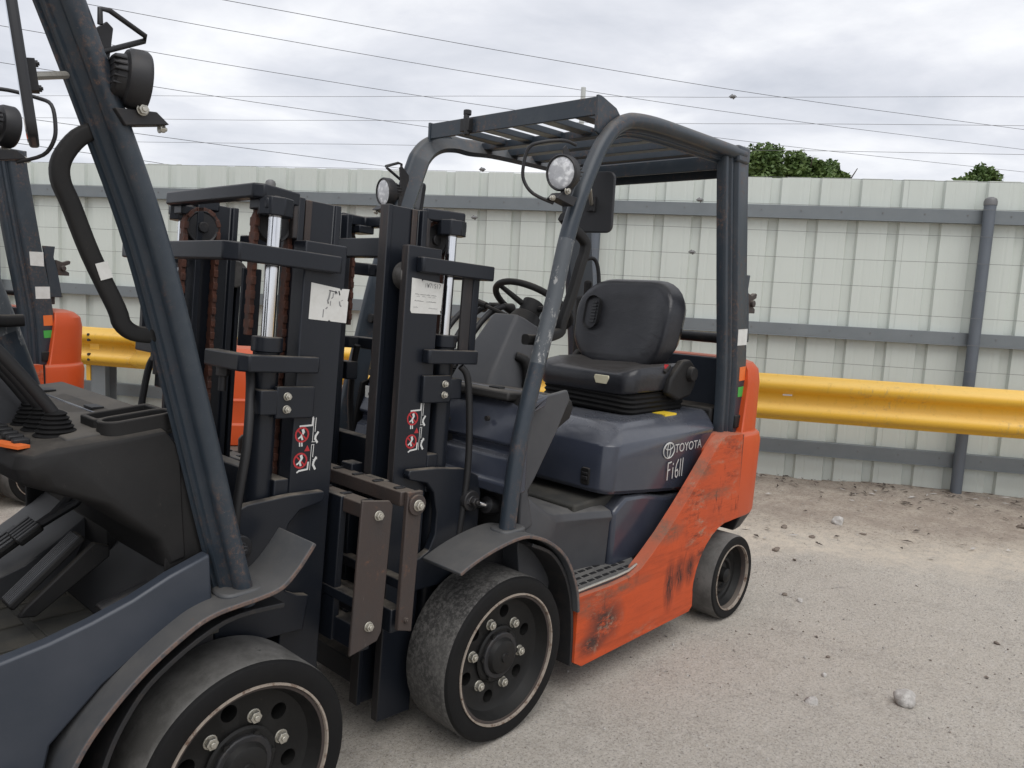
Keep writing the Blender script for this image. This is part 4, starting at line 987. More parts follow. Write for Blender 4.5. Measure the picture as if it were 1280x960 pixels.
        se = [(-a, s * b) for a, b in tubesec]
        sweep(bm, pp, se)
        if s > 0:
            for f in bm.faces:
                if 1.215 < f.calc_center_median().z < 1.60: f.material_index = 1
        P(bm, 'guard_pillar', ['guard_paint', 'scuffed_paint'], .0015, angle=40)
        bm = bmesh.new(); prism(bm, rrect(.11, .085, .03, 4, -.045 if s > 0 else .0, s * .458), 'z', .652 if s > 0 else .685, .672 if s > 0 else .70); P(bm, 'pillar_foot', 'fender_paint', .006)
        # rear leg
        lp = [(-1.530, s * .432, .835), (-1.512, s * .432, 1.15), (-1.446, s * .432, 1.55), (-1.385, s * .432, 1.93), (-1.370, s * .432, 2.055)]
        legsec = [(.098, .026), (.090, .031), (.002, .031), (-.004, .024), (-.010, .010), (-.018, .010), (-.024, .020), (-.040, .022), (-.046, .010), (-.060, .010), (-.066, .020), (-.082, .018), (-.088, .005), (-.088, -.024), (.098, -.024)]
        bm = bmesh.new(); sweep(bm, smooth_path(lp, 4), [(-q_[0], s * q_[1]) for q_ in legsec])
        lg = P(bm, 'rear_leg', 'guard_paint', .002, angle=40)
        if s > 0:
            for nm, mt_, z0, z1, x0, x1 in (('leg_sticker', 'paper', 1.235, 1.310, -1.590, -1.500), ('round_sticker', 'print_orange', 1.072, 1.138, -1.603, -1.545), ('green_sticker', 'print_green', .998, 1.046, -1.607, -1.545)):
                bm = bmesh.new(); prism(bm, [(x0, z0 + .002), (x0 + .002, z1), (x1, z1 - .003), (x1 - .003, z0)], 'y', .4600, .4640); P(bm, nm, mt_, 0, par=lg)
            bm = bmesh.new(); bxx(bm, -1.625, -1.53, .44, .472, .855, .915); P(bm, 'hinge_block', 'black_plastic', .006, par=lg)
            bm = bmesh.new(); prism(bm, [(-1.600, 1.555), (-1.675, 1.555), (-1.665, 1.49), (-1.69, 1.40), (-1.715, 1.245), (-1.64, 1.245)], 'y', .41, .425); bmesh.ops.translate(bm, verts=bm.verts, vec=(.025, 0, 0)); pl = P(bm, 'bottle_bracket', 'guard_paint', .003)
            bm = bmesh.new(); prism(bm, [(-1.66, 1.475), (-1.70, 1.462), (-1.74, 1.475), (-1.752, 1.470), (-1.748, 1.452), (-1.715, 1.440), (-1.712, 1.415), (-1.742, 1.400), (-1.742, 1.380), (-1.665, 1.380)], 'y', .395, .417); cyl(bm, (-1.70, .39, 1.425), (-1.70, .432, 1.425), .016, 12); P(bm, 'bracket_hook', 'rust', .003, par=pl)
    bm = bmesh.new(); box(bm, (-1.412, .425, 1.965), (.012, .03, .085)); P(bm, 'leg_gusset', 'guard_paint', .003)
    for s in (1, -1):
        bm = bmesh.new(); bxx(bm, -1.458, -1.352, s * .408, s * .472, 2.020, 2.090); P(bm, 'roof_end', 'guard_paint', .010, seg=3)
    # roof
    bm = bmesh.new(); bxx(bm, -.425, -.413, -.43, .43, 2.030, 2.092); fb = P(bm, 'front_crossbar', 'guard_paint', .003)
    for s in (1, -1):
        bm = bmesh.new(); prism(bm, [(-.408, 2.096), (-.428, 2.096), (-.515, 2.072), (-.56, 2.035), (-.50, 2.0), (-.455, 1.955 if s > 0 else 1.985), (-.408, 1.975 if s > 0 else 1.99)], 'y', s * .425, s * .437); P(bm, 'corner_plate', 'guard_paint', .003, par=fb)
    bm = bmesh.new(); tube(bm, [(-.405, -.20, 2.112), (-.40, -.20, 2.09), (-.398, -.19, 2.02)], .012, 8); box(bm, (-.405, -.20, 2.06), (.03, .05, .05)); cyl(bm, (-.405, -.20, 2.098), (-.405, -.20, 2.118), .016, 10); P(bm, 'bar_clip', 'hose', .003, par=fb)
    for k, y in enumerate((-.31, -.155, .0, .155, .31)):
        bm = bmesh.new(); box(bm, (-.575, y, 2.058), (.30, .056, .024)); P(bm, 'roof_slat', 'guard_paint', .002)
    for k, x_ in enumerate((-.735, -.90, -1.065, -1.23)):
        bm = bmesh.new(); box(bm, (x_, 0, 2.050), (.050, .85, .030)); P(bm, 'roof_slat', 'guard_paint', .002)
    bm = bmesh.new(); box(bm, (-1.40, 0, 2.035), (.17, .87, .012)); bxx(bm, -1.325, -1.313, -.435, .435, 1.985, 2.045); bxx(bm, -1.485, -1.470, -.435, .435, 1.975, 2.095); P(bm, 'rear_crossbar', 'guard_paint', .003)
    # ---- grab handles, work lights, mirrors
    for s in (1, -1):
        yh = s * .405
        bm = bmesh.new(); pts = [(-.275, yh, 1.700), (-.315, yh, 1.675), (-.345, yh, 1.630), (-.348, yh, 1.59), (-.33, yh, 1.545), (-.295, yh, 1.45), (-.247, yh, 1.345), (-.236, yh, 1.312), (-.212, yh, 1.293), (-.17, yh, 1.288), (-.12, yh, 1.290)]
        if s > 0: pts = [(a - (.075 if 1 < i < 8 else .02), b, c - .02) for i, (a, b, c) in enumerate(pts)]
        sweep(bm, smooth_path(pts, 4), [(a * .78, b * .9) for a, b in rrect(.044, .036, .012, 3)]); gh = P(bm, 'grab_handle', 'black_plastic', .002, angle=50)
        bm = bmesh.new(); box(bm, (-.2765, s * .4235, 1.420), (.024, .0015, .034), Matrix.Rotation(R(-18), 3, 'Y')); P(bm, 'handle_tag', 'paper', 0, par=gh)
        # work light
        so_ = Vector((0, 0, 0)) if s > 0 else Vector((-.022, 0, -.012))
        lc = Vector((-.215, s * .468, 1.806)) + so_; yaw = R(8 * s)
        Mx = Matrix.Translation(lc) @ Matrix.Rotation(yaw, 4, 'Z') @ Matrix.Rotation(R(4), 4, 'Y')
        bm = bmesh.new(); lathe(bm, [(0, -.040), (.034, -.040), (.040, -.034), (.043, -.018), (.052, -.014), (.0565, -.006), (.058, .020), (.054, .026), (.050, .024), (.050, .018), (0, .018)], 36, axis='x')
        for k in range(5): box(bm, (-.030 + .006 * 0, 0, -.02 + .012 * k), (.022, .096 - .004 * abs(k - 2) * 3, .004))
        bmesh.ops.transform(bm, matrix=Mx, verts=bm.verts); wl = P(bm, 'work_light', 'dark_metal', .001)
        bm = bmesh.new(); lathe(bm, [(0, .024), (.03, .0235), (.046, .022), (.0505, .019), (0, .017)][::-1], 36, axis='x'); bmesh.ops.transform(bm, matrix=Mx, verts=bm.verts); P(bm, 'lens', 'lens', 0, par=wl)
        bm = bmesh.new(); prism(bm, [(-.300, 1.872), (-.262, 1.905), (-.250, 1.895), (-.258, 1.83), (-.250, 1.735), (-.28, 1.72), (-.31, 1.79)], 'y', s * .424, s * .429)
        prism(bm, [(-.27, 1.735), (-.19, 1.742), (-.165, 1.722), (-.25, 1.705)], 'y', s * .44, s * .485); bmesh.ops.translate(bm, verts=bm.verts, vec=so_ * .3); P(bm, 'light_bracket', 'dark_metal', .002, par=wl)
        bm = bmesh.new(); hex_nut(bm, (-.205, s * .49, 1.748), (0, s, 0), .010, .010); bmesh.ops.translate(bm, verts=bm.verts, vec=so_); P(bm, 'light_bolt', 'zinc', .001, par=wl)
        bm = bmesh.new(); hex_nut(bm, (-.165, s * .47, 1.722), (1, 0, 0), .008, .012); bmesh.ops.translate(bm, verts=bm.verts, vec=so_); P(bm, 'light_bolt', 'zinc', .001, par=wl)
        bm = bmesh.new()
        if s > 0: tube(bm, smooth_path([(-.255, .475, 1.90), (-.20, .47, 1.905), (-.14, .435, 1.893), (-.115, .40, 1.875), (-.11, .385, 1.82), (-.115, .385, 1.775), (-.135, .41, 1.735), (-.19, .45, 1.71)], 4), .0055, 8)
        else: tube(bm, [(-.262, -.455, 1.90), (-.262, -.455, 1.928), (-.245, -.455, 1.930), (-.172, -.44, 1.905), (-.17, -.43, 1.898), (-.24, -.43, 1.862), (-.255, -.44, 1.855)], .0055, 8)
        bmesh.ops.translate(bm, verts=bm.verts, vec=so_ * 1.3); P(bm, 'light_guard', 'dark_metal', 0, par=wl, angle=60)
        # mirror
        if s > 0: c = Vector((-.52, .355, 1.755)); a = R(18); wdt, hgt = .16, .215
        else: c = Vector((-.455, -.565, 1.745)); a = R(-17); wdt, hgt = .17, .235
        Mx = Matrix.Translation(c) @ Matrix.Rotation(a, 4, 'Z') @ Matrix.Rotation(R(0 if s > 0 else -7), 4, 'Y')
        bm = bmesh.new(); prism(bm, rrect(wdt, hgt, .025, 5), 'x', -.006, .010); bmesh.ops.transform(bm, matrix=Mx, verts=bm.verts); mr = P(bm, 'mirror', 'mirror_back', .005, seg=3)
        bm = bmesh.new(); prism(bm, rrect(wdt - .016, hgt - .016, .02, 5), 'x', -.0075, -.0045); bmesh.ops.transform(bm, matrix=Mx, verts=bm.verts); P(bm, 'mirror_glass', 'mirror_glass', 0, par=mr)
        bm = bmesh.new(); q_ = Mx @ Vector((.016, .0, -.008)); tube(bm, [(-.355, s * .465, 1.775), q_], .007, 8); P(bm, 'mirror_rod', 'zinc', 0, par=mr)
        bm = bmesh.new(); box(bm, (.015, 0, -.008), (.014, .03, .052)); hex_nut(bm, (.02, 0, .012), (1, 0, 0), .006, .006); hex_nut(bm, (.02, 0, -.028), (1, 0, 0), .006, .006); bmesh.ops.transform(bm, matrix=Mx, verts=bm.verts); P(bm, 'mirror_clamp', 'dark_metal', .001, par=mr)
    build_mast(root, P)
    return root

fk = build_forklift()
set_tilt(fk, -.042)
setp(fk, 'middle forklift shown whole, with orange flanks, grey hood, black seat and open overhead guard', 'forklift', 'forklifts in the yard')
nf = copy_tree(fk); nf.location = (.878, -.008, 0); nf.rotation_euler = (0, 0, 3.15)
set_tilt(nf, .057)
setp(nf, 'nearest forklift, cropped by the left edge, with dusty dashboard and floor pedals in view')
for c in fk.children:      # the right-hand chain and cylinder of the middle mast stand a little wider
    if c.name.split('.')[0] in ('lift_cylinder', 'chain_sheave', 'lift_chain') and c.data.vertices[0].co.y < 0: c.location += Vector((.03, -.055, 0))
for c in nf.children:
    if c.name.split('.')[0] in ('guard_pillar', 'grab_handle') and c.data.vertices[0].co.y > 0: c.location += Vector((-.055, 0, 0))
for c in nf.children:      # the inner rail on the far side of the near mast sits back in its channel
    if c.name.split('.')[0] == 'inner_rail' and c.data.vertices[0].co.y > 0: c.location += Vector((-.075, .03, 0))
bm = bmesh.new(); bxx(bm, .185, .245, .000, .010, 1.232, 1.458)
hp = finish(bm, 'hose_plate', 'mast_black', nf, .003); hp.location = MPIV - Matrix.Rotation(.057, 3, 'Y') @ MPIV; hp.rotation_euler = (0, .057, 0)
tf = copy_tree(fk); tf.location = (1.845, -3.24, 0); tf.rotation_euler = (0, 0, R(15))
setp(tf, 'farthest forklift at the left edge, only rear leg and orange tail showing')
for c in tf.children:
    if c.name.startswith('grab_handle'):
        for d_ in list(c.children): bpy.data.objects.remove(d_)
        bpy.data.objects.remove(c); continue
    if c.name.startswith('rear_leg') and c.data.vertices[0].co.y > 0:
        bm = bmesh.new(); prism(bm, [(-1.555, 1.43), (-1.553, 1.515), (-1.470, 1.513), (-1.475, 1.432)], 'y', .4600, .4640); finish(bm, 'leg_sticker', 'paper', c)

# ------------------------------------------------------------------ the yard
def ground():
    bm = bmesh.new(); xs = []
    v = -6.0
    grid = sorted(set([round(-7 + .125 * k, 3) for k in range(113)] + [-400, -150, -60, -30, -15, -10, 10, 15, 30, 60, 150, 400]))
    V = {}
    from mathutils import noise as NZ
    for i, a in enumerate(grid):
        for j, b in enumerate(grid):
            P_ = FDIR * a + FN * b; z = 0
            if abs(a) < 7.1 and -2 < b < 6.9:
                z += .008 * NZ.noise(P_ * 1.7) * max(0, min(1, (b - 1.2) / .8))
                z += .035 * math.exp(-((b - 4.05) / .35) ** 2) * (.6 + .8 * NZ.noise(P_ * 1.3))
            V[i, j] = bm.verts.new((P_.x, P_.y, z))
    n_ = len(grid)
    for i in range(n_ - 1):
        for j in range(n_ - 1): bm.faces.new((V[i, j], V[i + 1, j], V[i + 1, j + 1], V[i, j + 1]))
    for f in bm.faces: f.normal_update()
    o = finish(bm, 'ground', 'ground_gravel', angle=180); 
    if o.data.polygons[0].normal.z < 0: o.data.flip_normals()
    setp(o, kind='structure'); return o
ground()

def stone_bm(bm, c, r, sq=.7, mi=0, sub=1, seed=0, jag=.25):
    rnd = random.Random(seed); res = bmesh.ops.create_icosphere(bm, subdivisions=sub, radius=1)
    rot = Matrix.Rotation(rnd.random() * 6.28, 3, 'Z') @ Matrix.Rotation(rnd.random() * .6, 3, 'X'); ax = (1 + rnd.uniform(-.25, .25), 1 + rnd.uniform(-.25, .25), sq)
    from mathutils import noise as NZ
    off = Vector((rnd.random() * 50, rnd.random() * 50, 0))
    for v in res['verts']:
        q_ = v.co * (1 + jag * NZ.noise(v.co * 1.3 + off) + jag * .5 * NZ.noise(v.co * 3 + off)); q_ = rot @ Vector((q_.x * ax[0], q_.y * ax[1], q_.z * ax[2])); v.co = Vector(c) + q_ * r
# loose gravel: uncountable chips
bm = bmesh.new(); rnd = random.Random(3)
for k in range(12000):
    a = rnd.uniform(-4.4, 1.0); b = rnd.uniform(-1.2, 4.0) if rnd.random() < .6 else rnd.uniform(-1.0, 1.8)
    r_ = .0021 * math.exp(rnd.gauss(0, .5)); p_ = FDIR * a + FN * b
    m_ = Matrix.Translation((p_.x, p_.y, r_ * .3)) @ Matrix.Rotation(rnd.random() * 6, 4, 'Z') @ Matrix.Rotation(rnd.random(), 4, 'X') @ Matrix.Diagonal((r_ * rnd.uniform(.8, 1.6), r_, r_ * .7, 1))
    vs = [bm.verts.new(m_ @ Vector(q_)) for q_ in ((1, 0, 0), (-.6, .9, -.1), (-.7, -.8, 0), (.1, .1, 1), (0, 0, -1))]
    for f in ((0, 1, 3), (1, 2, 3), (2, 0, 3)): bm.faces.new([vs[i] for i in f]).material_index = (0 if rnd.random() < .7 else 1) if rnd.random() < .93 else 2
    
bmesh.ops.delete(bm, geom=[v for v in bm.verts if not v.link_faces], context='VERTS')
gv = finish(bm, 'gravel', ['stone_grey', 'stone_brown', 'debris'], smooth=False); setp(gv, 'fine loose gravel chips strewn over the yard', 'gravel', kind='stuff')

STONES = [((-1.248, 1.366), .033, .95, 'stone_grey', 'largest round grey stone, alone on the gravel at lower right'),
 ((-3.468, .301), .042, .75, 'stone_grey', 'pale stone on the sandy strip between forklift and guard rail'),
 ((-.994, 1.126), .020, .35, 'stone_grey', 'flat thin grey stone left of the largest stone'),
 ((-2.582, .273), .018, .55, 'stone_brown', 'dark brown stone just behind the rear wheel of the middle forklift'),
 ((-1.936, .612), .013, .6, 'stone_brown', 'left of the two small dark stones lying close together behind the rear wheel'),
 ((-1.914, .698), .014, .75, 'stone_grey', 'right of the two small stones lying close together behind the rear wheel'),
 ((-1.235, 1.078), .010, .8, 'stone_grey', 'small round pebble between the flat stone and the rear wheel'),
 ((-3.07, .106), .024, .5, 'stone_brown', 'brown stone in the dirt closest to the orange counterweight'),
 ((-2.134, 1.487), .014, .4, 'stone_brown', 'small dark stone at the right edge of the gravel'),
 ((-4.467, 1.175), .030, .5, 'stone_brown', 'dark lump in the dirt at the far right edge under the guard rail'),
 ((-3.016, .311), .018, .45, 'stone_brown', 'dark flat stone left of the pale stone on the sandy strip'),
 ((-3.36, .50), .017, .4, 'stone_brown', 'dark flat chip right of the pale stone on the sandy strip'),
 ((-1.409, 1.027), .009, .6, 'stone_brown', 'tiny dark pebble above the small round pebble'),
 ((-2.50, .42), .012, .4, 'stone_brown', 'thin dark chip on the border of sand and gravel')]
for k, ((x_, y_), r_, sq, m_, lab) in enumerate(STONES):
    bm = bmesh.new(); stone_bm(bm, (x_, y_, r_ * sq * .62), r_, sq, sub=3, seed=k + 11, jag=.35)
    setp(finish(bm, 'stone', m_, angle=180), lab, 'stone', 'stones lying in the yard')
# twigs and leaf litter at the fence foot
bm = bmesh.new(); rnd = random.Random(9)
for k in range(420):
    a = rnd.uniform(-4.2, 1.0); b = 4.06 - abs(rnd.gauss(0, .28)) if rnd.random() < .7 else rnd.uniform(2.2, 4.0); p_ = FDIR * a + FN * b; t = rnd.random() * 6.28; l_ = rnd.uniform(.01, .05)
    d_ = Vector((math.cos(t), math.sin(t), rnd.uniform(-.05, .15))) * l_; z0 = .012 + .03 * math.exp(-((b - 4.05) / .35) ** 2)
    n_ = Vector((-d_.y, d_.x, 0)).normalized() * rnd.uniform(.003, .012); c_ = Vector((p_.x, p_.y, z0))
    vs = [bm.verts.new(c_ - d_), bm.verts.new(c_ + n_ + Vector((0, 0, .006))), bm.verts.new(c_ + d_), bm.verts.new(c_ - n_)]
    bm.faces.new(vs).material_index = 0 if rnd.random() < .75 else 1
lt = finish(bm, 'leaf_litter', ['debris', 'stone_grey'], smooth=False); setp(lt, 'dry twigs and leaf litter along the foot of the metal fence', 'litter', kind='stuff')

# ------------------------------------------------------------------ sheet-metal fence with rails and pipe posts
fence = empty('metal_fence', fpt(0, FDIST, 0), FA)
setp(fence, 'pale green corrugated metal fence on grey steel rails across the whole background', 'fence')
# local frame: x along the fence, y towards the lot (so -y is away)
def sheet_mesh(top):
    pr = [(0, 0)]
    for k in range(3):
        c = .1 + .3048 * k
        pr += [(c - .045, 0), (c - .033, -.030), (c + .033, -.030), (c + .045, 0)]
        for q_ in (.10, .20):
            if c + q_ + .05 < .914: pr += [(c + q_ - .012, 0), (c + q_ - .006, -.0012), (c + q_ + .006, -.0012), (c + q_ + .012, 0)]
    pr.append((.932, .0006))
    bm = bmesh.new(); A = [bm.verts.new((a, b, -.06)) for a, b in pr]; B = [bm.verts.new((a, b, top)) for a, b in pr]
    for k in range(len(pr) - 1): bm.faces.new((A[k], A[k + 1], B[k + 1], B[k]))
    return bm
SH = None
for k in range(17):
    if SH is None:
        o = finish(sheet_mesh(2.455), 'sheet_panel', 'fence_sheet', fence, 0, smooth=False); SH = o
        so = o.modifiers.new('thick', 'SOLIDIFY'); so.thickness = .0015
    else:
        o = SH.copy(); COL.objects.link(o)
    o.location = (-6.3 + .9144 * k, -.062 + .0018 * (k % 2), random.uniform(-.008, .008)); o.rotation_euler = (0, random.uniform(-.0015, .0015), 0)
for z0, z1 in ((2.128, 2.231), (1.187, 1.288), (.218, .332)):
    bm = bmesh.new()
    for a, b in ((-7.0, 9.5),):
        prism(bm, [(0, z0), (0, z1), (-.060, z1), (-.060, z1 - .004), (-.004, z1 - .004), (-.004, z0 + .004), (-.055, z0 + .004), (-.055, z0)], 'x', a, b)
    # lip at the foot of each rail
    bxx(bm, -7.0, 9.5, .0, .010, z0 - .001, z0 + .004)
    rl = finish(bm, 'rail', 'galvanised', fence, .003)
    bm = bmesh.new()
    for k in range(52): cyl(bm, (-6.4 + .3048 * k, 0, (z0 + z1) / 2 + .01), (-6.4 + .3048 * k, .004, (z0 + z1) / 2 + .01), .006, 6)
    setp(finish(bm, 'rail_screw', 'wire_metal', rl), kind='stuff')
for s_ in (-6.16, -3.18, -.20, 2.78, 5.76, 8.74):
    bm = bmesh.new(); cyl(bm, (s_, .045, -.1), (s_, .045, 2.275), .042, 24)
    ps = finish(bm, 'post', 'post_steel', fence, 0)
    bm = bmesh.new(); lathe(bm, [(.046, 0), (.0465, .03), (.040, .050), (.02, .062), (0, .064)], 20, c=(s_, .045, 2.262), axis='z'); finish(bm, 'post_cap', 'wire_metal', ps, .002)

# ------------------------------------------------------------------ electric security wires in front of the sheets
ef = empty('electric_fence', fpt(0, FDIST - .11, 0), FA)
setp(ef, 'thin horizontal security wires strung along and above the metal fence', 'wire fence')
hz = [.575 + .2078 * k for k in range(13)]
for k, z in enumerate(hz):
    zz = CAMP.z + (z - CAMP.z) * (6.652 - .11) / 6.652
    bm = bmesh.new(); tube(bm, [(-8 + 1.0 * j, .0, zz + .004 * math.sin(j * 1.7 + k)) for j in range(20)], .0017, 5)
    finish(bm, 'wire', 'wire_metal', ef, angle=60)
for s_ in (-5.7, -.03, 5.7):
    bm = bmesh.new(); cyl(bm, (s_, -.03, 2.2), (s_, -.03, 3.12), .020, 12); finish(bm, 'fibreglass_post', 'fibreglass', ef)
for s_, z in ((-1.0, 1.829), (-1.03, 2.252), (.837, 2.051), (.786, 2.46), (-1.22, 3.069), (.80, 1.41)):
    zz = CAMP.z + (z - CAMP.z) * (6.652 - .11) / 6.652
    bm = bmesh.new(); tube(bm, [(s_ - .028, 0, zz), (s_ - .014, .004, zz + .010), (s_ + .014, .004, zz + .010), (s_ + .028, 0, zz), (s_ + .014, .004, zz - .010), (s_ - .014, .004, zz - .010)], .0045, 6, closed=True)
    cyl(bm, (s_ - .018, .004, zz), (s_ + .018, .004, zz), .013, 12); cyl(bm, (s_ - .008, .004, zz - .02), (s_ + .008, .004, zz + .018), .006, 8)
    finish(bm, 'wire_tightener', 'wire_metal', ef, .001)

# ------------------------------------------------------------------ yellow guard rail
gr = empty('guard_rail', fpt(0, FDIST - .40, 0), FA)
setp(gr, 'yellow corrugated guard rail beam standing in front of the metal fence', 'guard rail')
wp = [(.178, -.012), (.176, .0), (.165, .006), (.150, .026), (.138, .060), (.125, .080), (.105, .088), (.082, .086), (.066, .074), (.050, .046), (.036, .018), (.020, .006), (.0, .003), (-.020, .006), (-.036, .018), (-.050, .046), (-.066, .074), (-.082, .086), (-.105, .088), (-.125, .080), (-.138, .060), (-.150, .026), (-.165, .006), (-.176, .0), (-.178, -.012)]
for k, (a, b) in enumerate(((-9.0, -.2), (-.28, 3.9), (3.8, 11.5))):
    bm = bmesh.new(); off = .004 * (k % 2); A = [bm.verts.new((a, y_ + off, .725 + z_)) for z_, y_ in wp]; B = [bm.verts.new((b, y_ + off, .725 + z_)) for z_, y_ in wp]
    for i in range(len(wp) - 1): bm.faces.new((A[i], A[i + 1], B[i + 1], B[i]))
    o = finish(bm, 'beam', 'yellow_paint', gr, angle=60); so = o.modifiers.new('thick', 'SOLIDIFY'); so.thickness = .003
    if k == 0:
        bm = bmesh.new(); bxx(bm, -1.83, -1.76, .006, .012, .740, .760); finish(bm, 'patch', 'print_white', o)
    if k == 2:
        bm = bmesh.new()
        bm.free()
        for zz in (.84, .79, .66, .61):
            bm = bmesh.new(); cyl(bm, (4.33, .07, zz), (4.33, .094, zz), .012, 10); finish(bm, 'beam_bolt', 'dark_metal', o)
for s_ in (-5.4, .95, 4.33, 8.2):
    bm = bmesh.new(); bxx(bm, s_ - .075, s_ + .075, -.19, -.18, -.1, .88); bxx(bm, s_ - .075, s_ + .075, -.04, -.03, -.1, .88); bxx(bm, s_ - .005, s_ + .005, -.18, -.04, -.1, .88)
    ps = finish(bm, 'post', 'galvanised', gr, .002)
    bm = bmesh.new(); bxx(bm, s_ - .05, s_ + .05, -.03, .01, .60, .86); bxx(bm, s_ + .075, s_ + .12, -.10, -.02, .40, .62); finish(bm, 'block', 'yellow_paint', ps, .004)

# ------------------------------------------------------------------ low orange truck behind the masts
def tow_truck():
    root = empty('tow_tractor', (-.92, -3.02, 0), R(55))
    P = lambda bm, n_, m_, bev=.01, par=root, **k: finish(bm, n_, m_, par, bev, **k)
    setp(root, 'low orange truck body with ledges, seen in the gap between the two masts', 'tow tractor')
    def lv(z, a, b): return [(p_[0], p_[1], z) for p_ in rrect(a, b, .12, 5)]
    bm = bmesh.new(); loft(bm, [lv(.33, .92, .72), lv(.45, .94, .74), lv(.47, .94, .74), lv(.475, .915, .715), lv(.61, .905, .705), lv(.628, .92, .72), lv(.635, .895, .695), lv(.93, .86, .66), lv(.965, .80, .60), lv(.972, .70, .50)]); P(bm, 'body', 'counterweight_paint', .006, angle=28)
    bm = bmesh.new(); bxx(bm, -.60, .60, -.42, .42, .16, .30); P(bm, 'chassis', 'dark_metal')
    bm = bmesh.new(); bxx(bm, -.58, .58, -.40, .40, .30, .325); P(bm, 'deck', 'rust', .004)
    for sx in (-.40, .40):
        for s in (-1, 1):
            bm = bmesh.new(); lathe(bm, [(.10, -.06), (.17, -.06), (.182, -.045), (.182, .045), (.17, .06), (.10, .06)], 32, c=(sx, s * .36, .182), closed=True); t = P(bm, 'tyre', 'rubber', 0)
            bm = bmesh.new(); lathe(bm, [(0, s * .05), (.05, s * .05), (.10, s * .04), (.10, -s * .04), (0, -s * .04)], 24, c=(sx, s * .36, .182)); P(bm, 'rim', 'wheel_black', 0, par=t)
tow_truck()

# ------------------------------------------------------------------ overhead power lines
MC = Matrix.Translation(CAMP) @ __import__('mathutils').Euler(CAME).to_matrix().to_4x4()
def bearing(u, v): return (MC.to_3x3() @ Vector(((u - 640) / 968.97, -(v - 480) / 968.97, -1)))
# each line hangs between two far poles: pixel bearings of the photo give the two ends, 18 m and further out at equal height
WL = [[(87, 1), (320, 44), (640, 99), (960, 147), (1280, 187)], [(280, 0), (640, 66), (960, 119), (1280, 162)], [(0, 32), (320, 87), (640, 137), (960, 180), (1280, 215)],
      [(0, 78), (184, 107), (320, 128), (536, 159)], [(10, 145), (172, 167), (320, 187), (490, 209)], [(7, 177), (78, 187), (180, 201), (205, 205)]]
WLAB = ['power cable crossing the sky from the top left corner over the guard to the right', 'highest power cable, entering at the top edge and falling to the right', 'power cable passing just above the guard roof and down to the tree tops',
        'power cable ending behind the left corner of the guard roof', 'power cable low over the fence, running to the left work light', 'lowest power cable dipping behind the fence top at upper left']
for pts, lab in zip(WL, WLAB):
    r0 = bearing(*pts[0]); A = CAMP + r0 * (20 / (r0 @ FN)); r1 = bearing(*pts[-1]); B = CAMP + r1 * ((A.z - CAMP.z) / r1.z) if r1.z > 0 else None
    if B is None or (B - CAMP).length > 90: B = CAMP + r1 * (40 / (r1 @ FN))
    pl = (B - A); nn = Vector((pl.y, -pl.x, 0)).normalized(); Q = []
    for q_ in pts:
        r_ = bearing(*q_); Q.append(CAMP + r_ * ((A - CAMP) @ nn / (r_ @ nn)))
    Q = [Q[0] + (Q[0] - Q[1]) * 2.0] + Q + [Q[-1] + (Q[-1] - Q[-2]) * 1.0]
    bm = bmesh.new(); tube(bm, smooth_path(Q, 5), .0085, 5); setp(finish(bm, 'power_cable', 'cable_black', angle=60), lab, 'cable', 'power cables overhead')

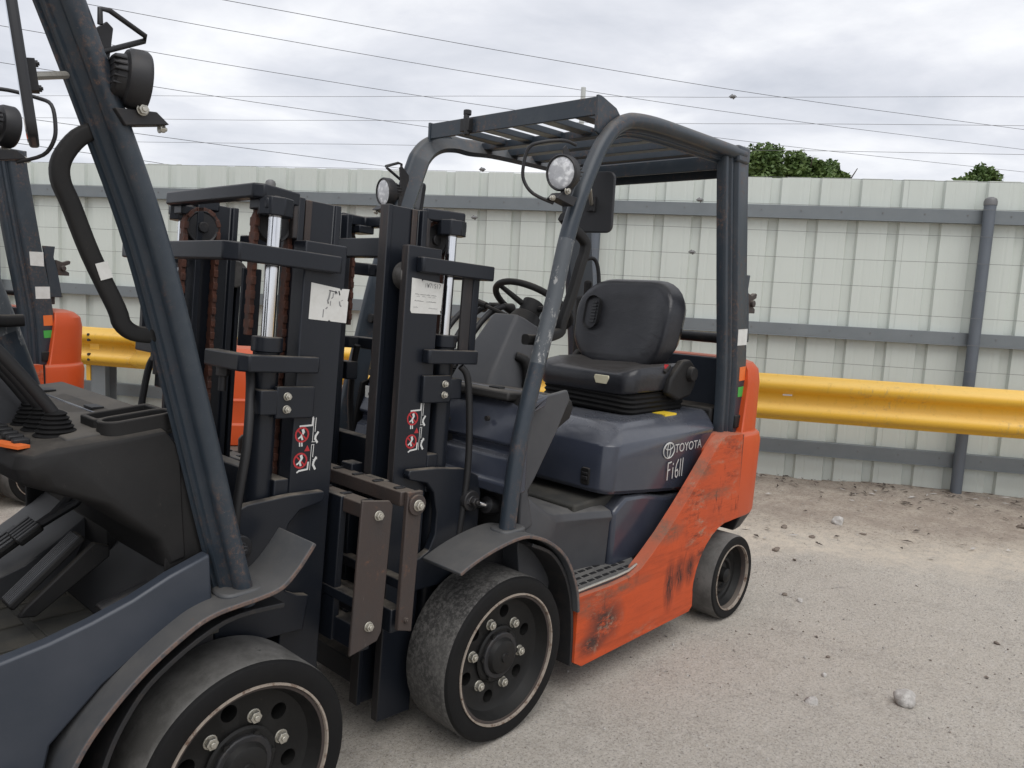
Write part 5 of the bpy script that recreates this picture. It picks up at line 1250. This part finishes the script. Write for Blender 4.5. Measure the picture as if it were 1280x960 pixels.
# ------------------------------------------------------------------ trees beyond the fence
def tree(x_, y_, htop, rad, seed, lab, nleaf=14000):
    rnd = random.Random(seed); root = empty('tree', (x_, y_, 0)); setp(root, lab, 'tree', 'trees beyond the fence')
    bm = bmesh.new(); tube(bm, [(0, 0, 0), (.05, 0, htop * .3), (0, .05, htop * .6), (.1, 0, htop * .85)], [.22, .17, .11, .04], 8)
    tips = []
    for k in range(11):
        t = rnd.random() * 6.28; h0 = htop * rnd.uniform(.3, .7); l_ = rad * rnd.uniform(.5, .9); tip = Vector((math.cos(t) * l_, math.sin(t) * l_, min(htop * .95, h0 + htop * rnd.uniform(.12, .3)))); tips.append(tip)
        tube(bm, [(0, 0, h0), tip * .5 + Vector((0, 0, h0 * .5 + .1)), tip], [.07, .045, .015], 6)
    finish(bm, 'trunk', 'bark', root, angle=60)
    bm = bmesh.new(); cl = []
    for k in range(70):
        t = rnd.random() * 6.28; u = rnd.uniform(-.1, 1); rr = math.sqrt(max(0, 1 - u * u)) * rad * rnd.uniform(.55, 1.0)
        cl.append((Vector((math.cos(t) * rr, math.sin(t) * rr, htop * .68 + u * htop * .30 * rnd.uniform(.75, 1.0))), rad * rnd.uniform(.16, .30)))
    for k in range(nleaf):
        c, r_ = rnd.choice(cl); d_ = Vector((rnd.gauss(0, 1), rnd.gauss(0, 1), rnd.gauss(0, .8))); d_ = d_.normalized() * r_ * rnd.random() ** .4
        p_ = c + d_; a = Vector((rnd.gauss(0, 1), rnd.gauss(0, 1), rnd.gauss(0, .6))).normalized() * rnd.uniform(.06, .14); b = a.cross(Vector((rnd.gauss(0, 1), rnd.gauss(0, 1), rnd.gauss(0, 1)))).normalized() * rnd.uniform(.035, .07)
        bm.faces.new([bm.verts.new(q_) for q_ in (p_ - a, p_ + b, p_ + a, p_ - b)])
    finish(bm, 'crown', 'leaf', root, smooth=False)
def at(u, dist):
    r_ = bearing(u, 230); r_ = r_ / math.hypot(r_.x, r_.y) * dist; return CAMP.x + r_.x, CAMP.y + r_.y
for u, dist, htop, rad, lab in ((960, 32, 7.72, 1.75, 'tallest leafy green tree right of the guard rear corner'), (1004, 33, 7.50, 1.40, 'rounded green tree next to the tallest one, on its right'), (1036, 34, 7.28, 1.30, 'small green tree sloping down at the right end of the tree group'),
    (1222, 36, 7.25, 1.40, 'lone bushy tree top above the fence at far right'), (820, 36, 6.95, 1.1, 'low tree top just visible under the guard roof, left'), (880, 36, 7.0, 1.3, 'low tree top just visible under the guard roof, right')):
    x_, y_ = at(u, dist); tree(x_, y_, htop, rad, int(u), lab)
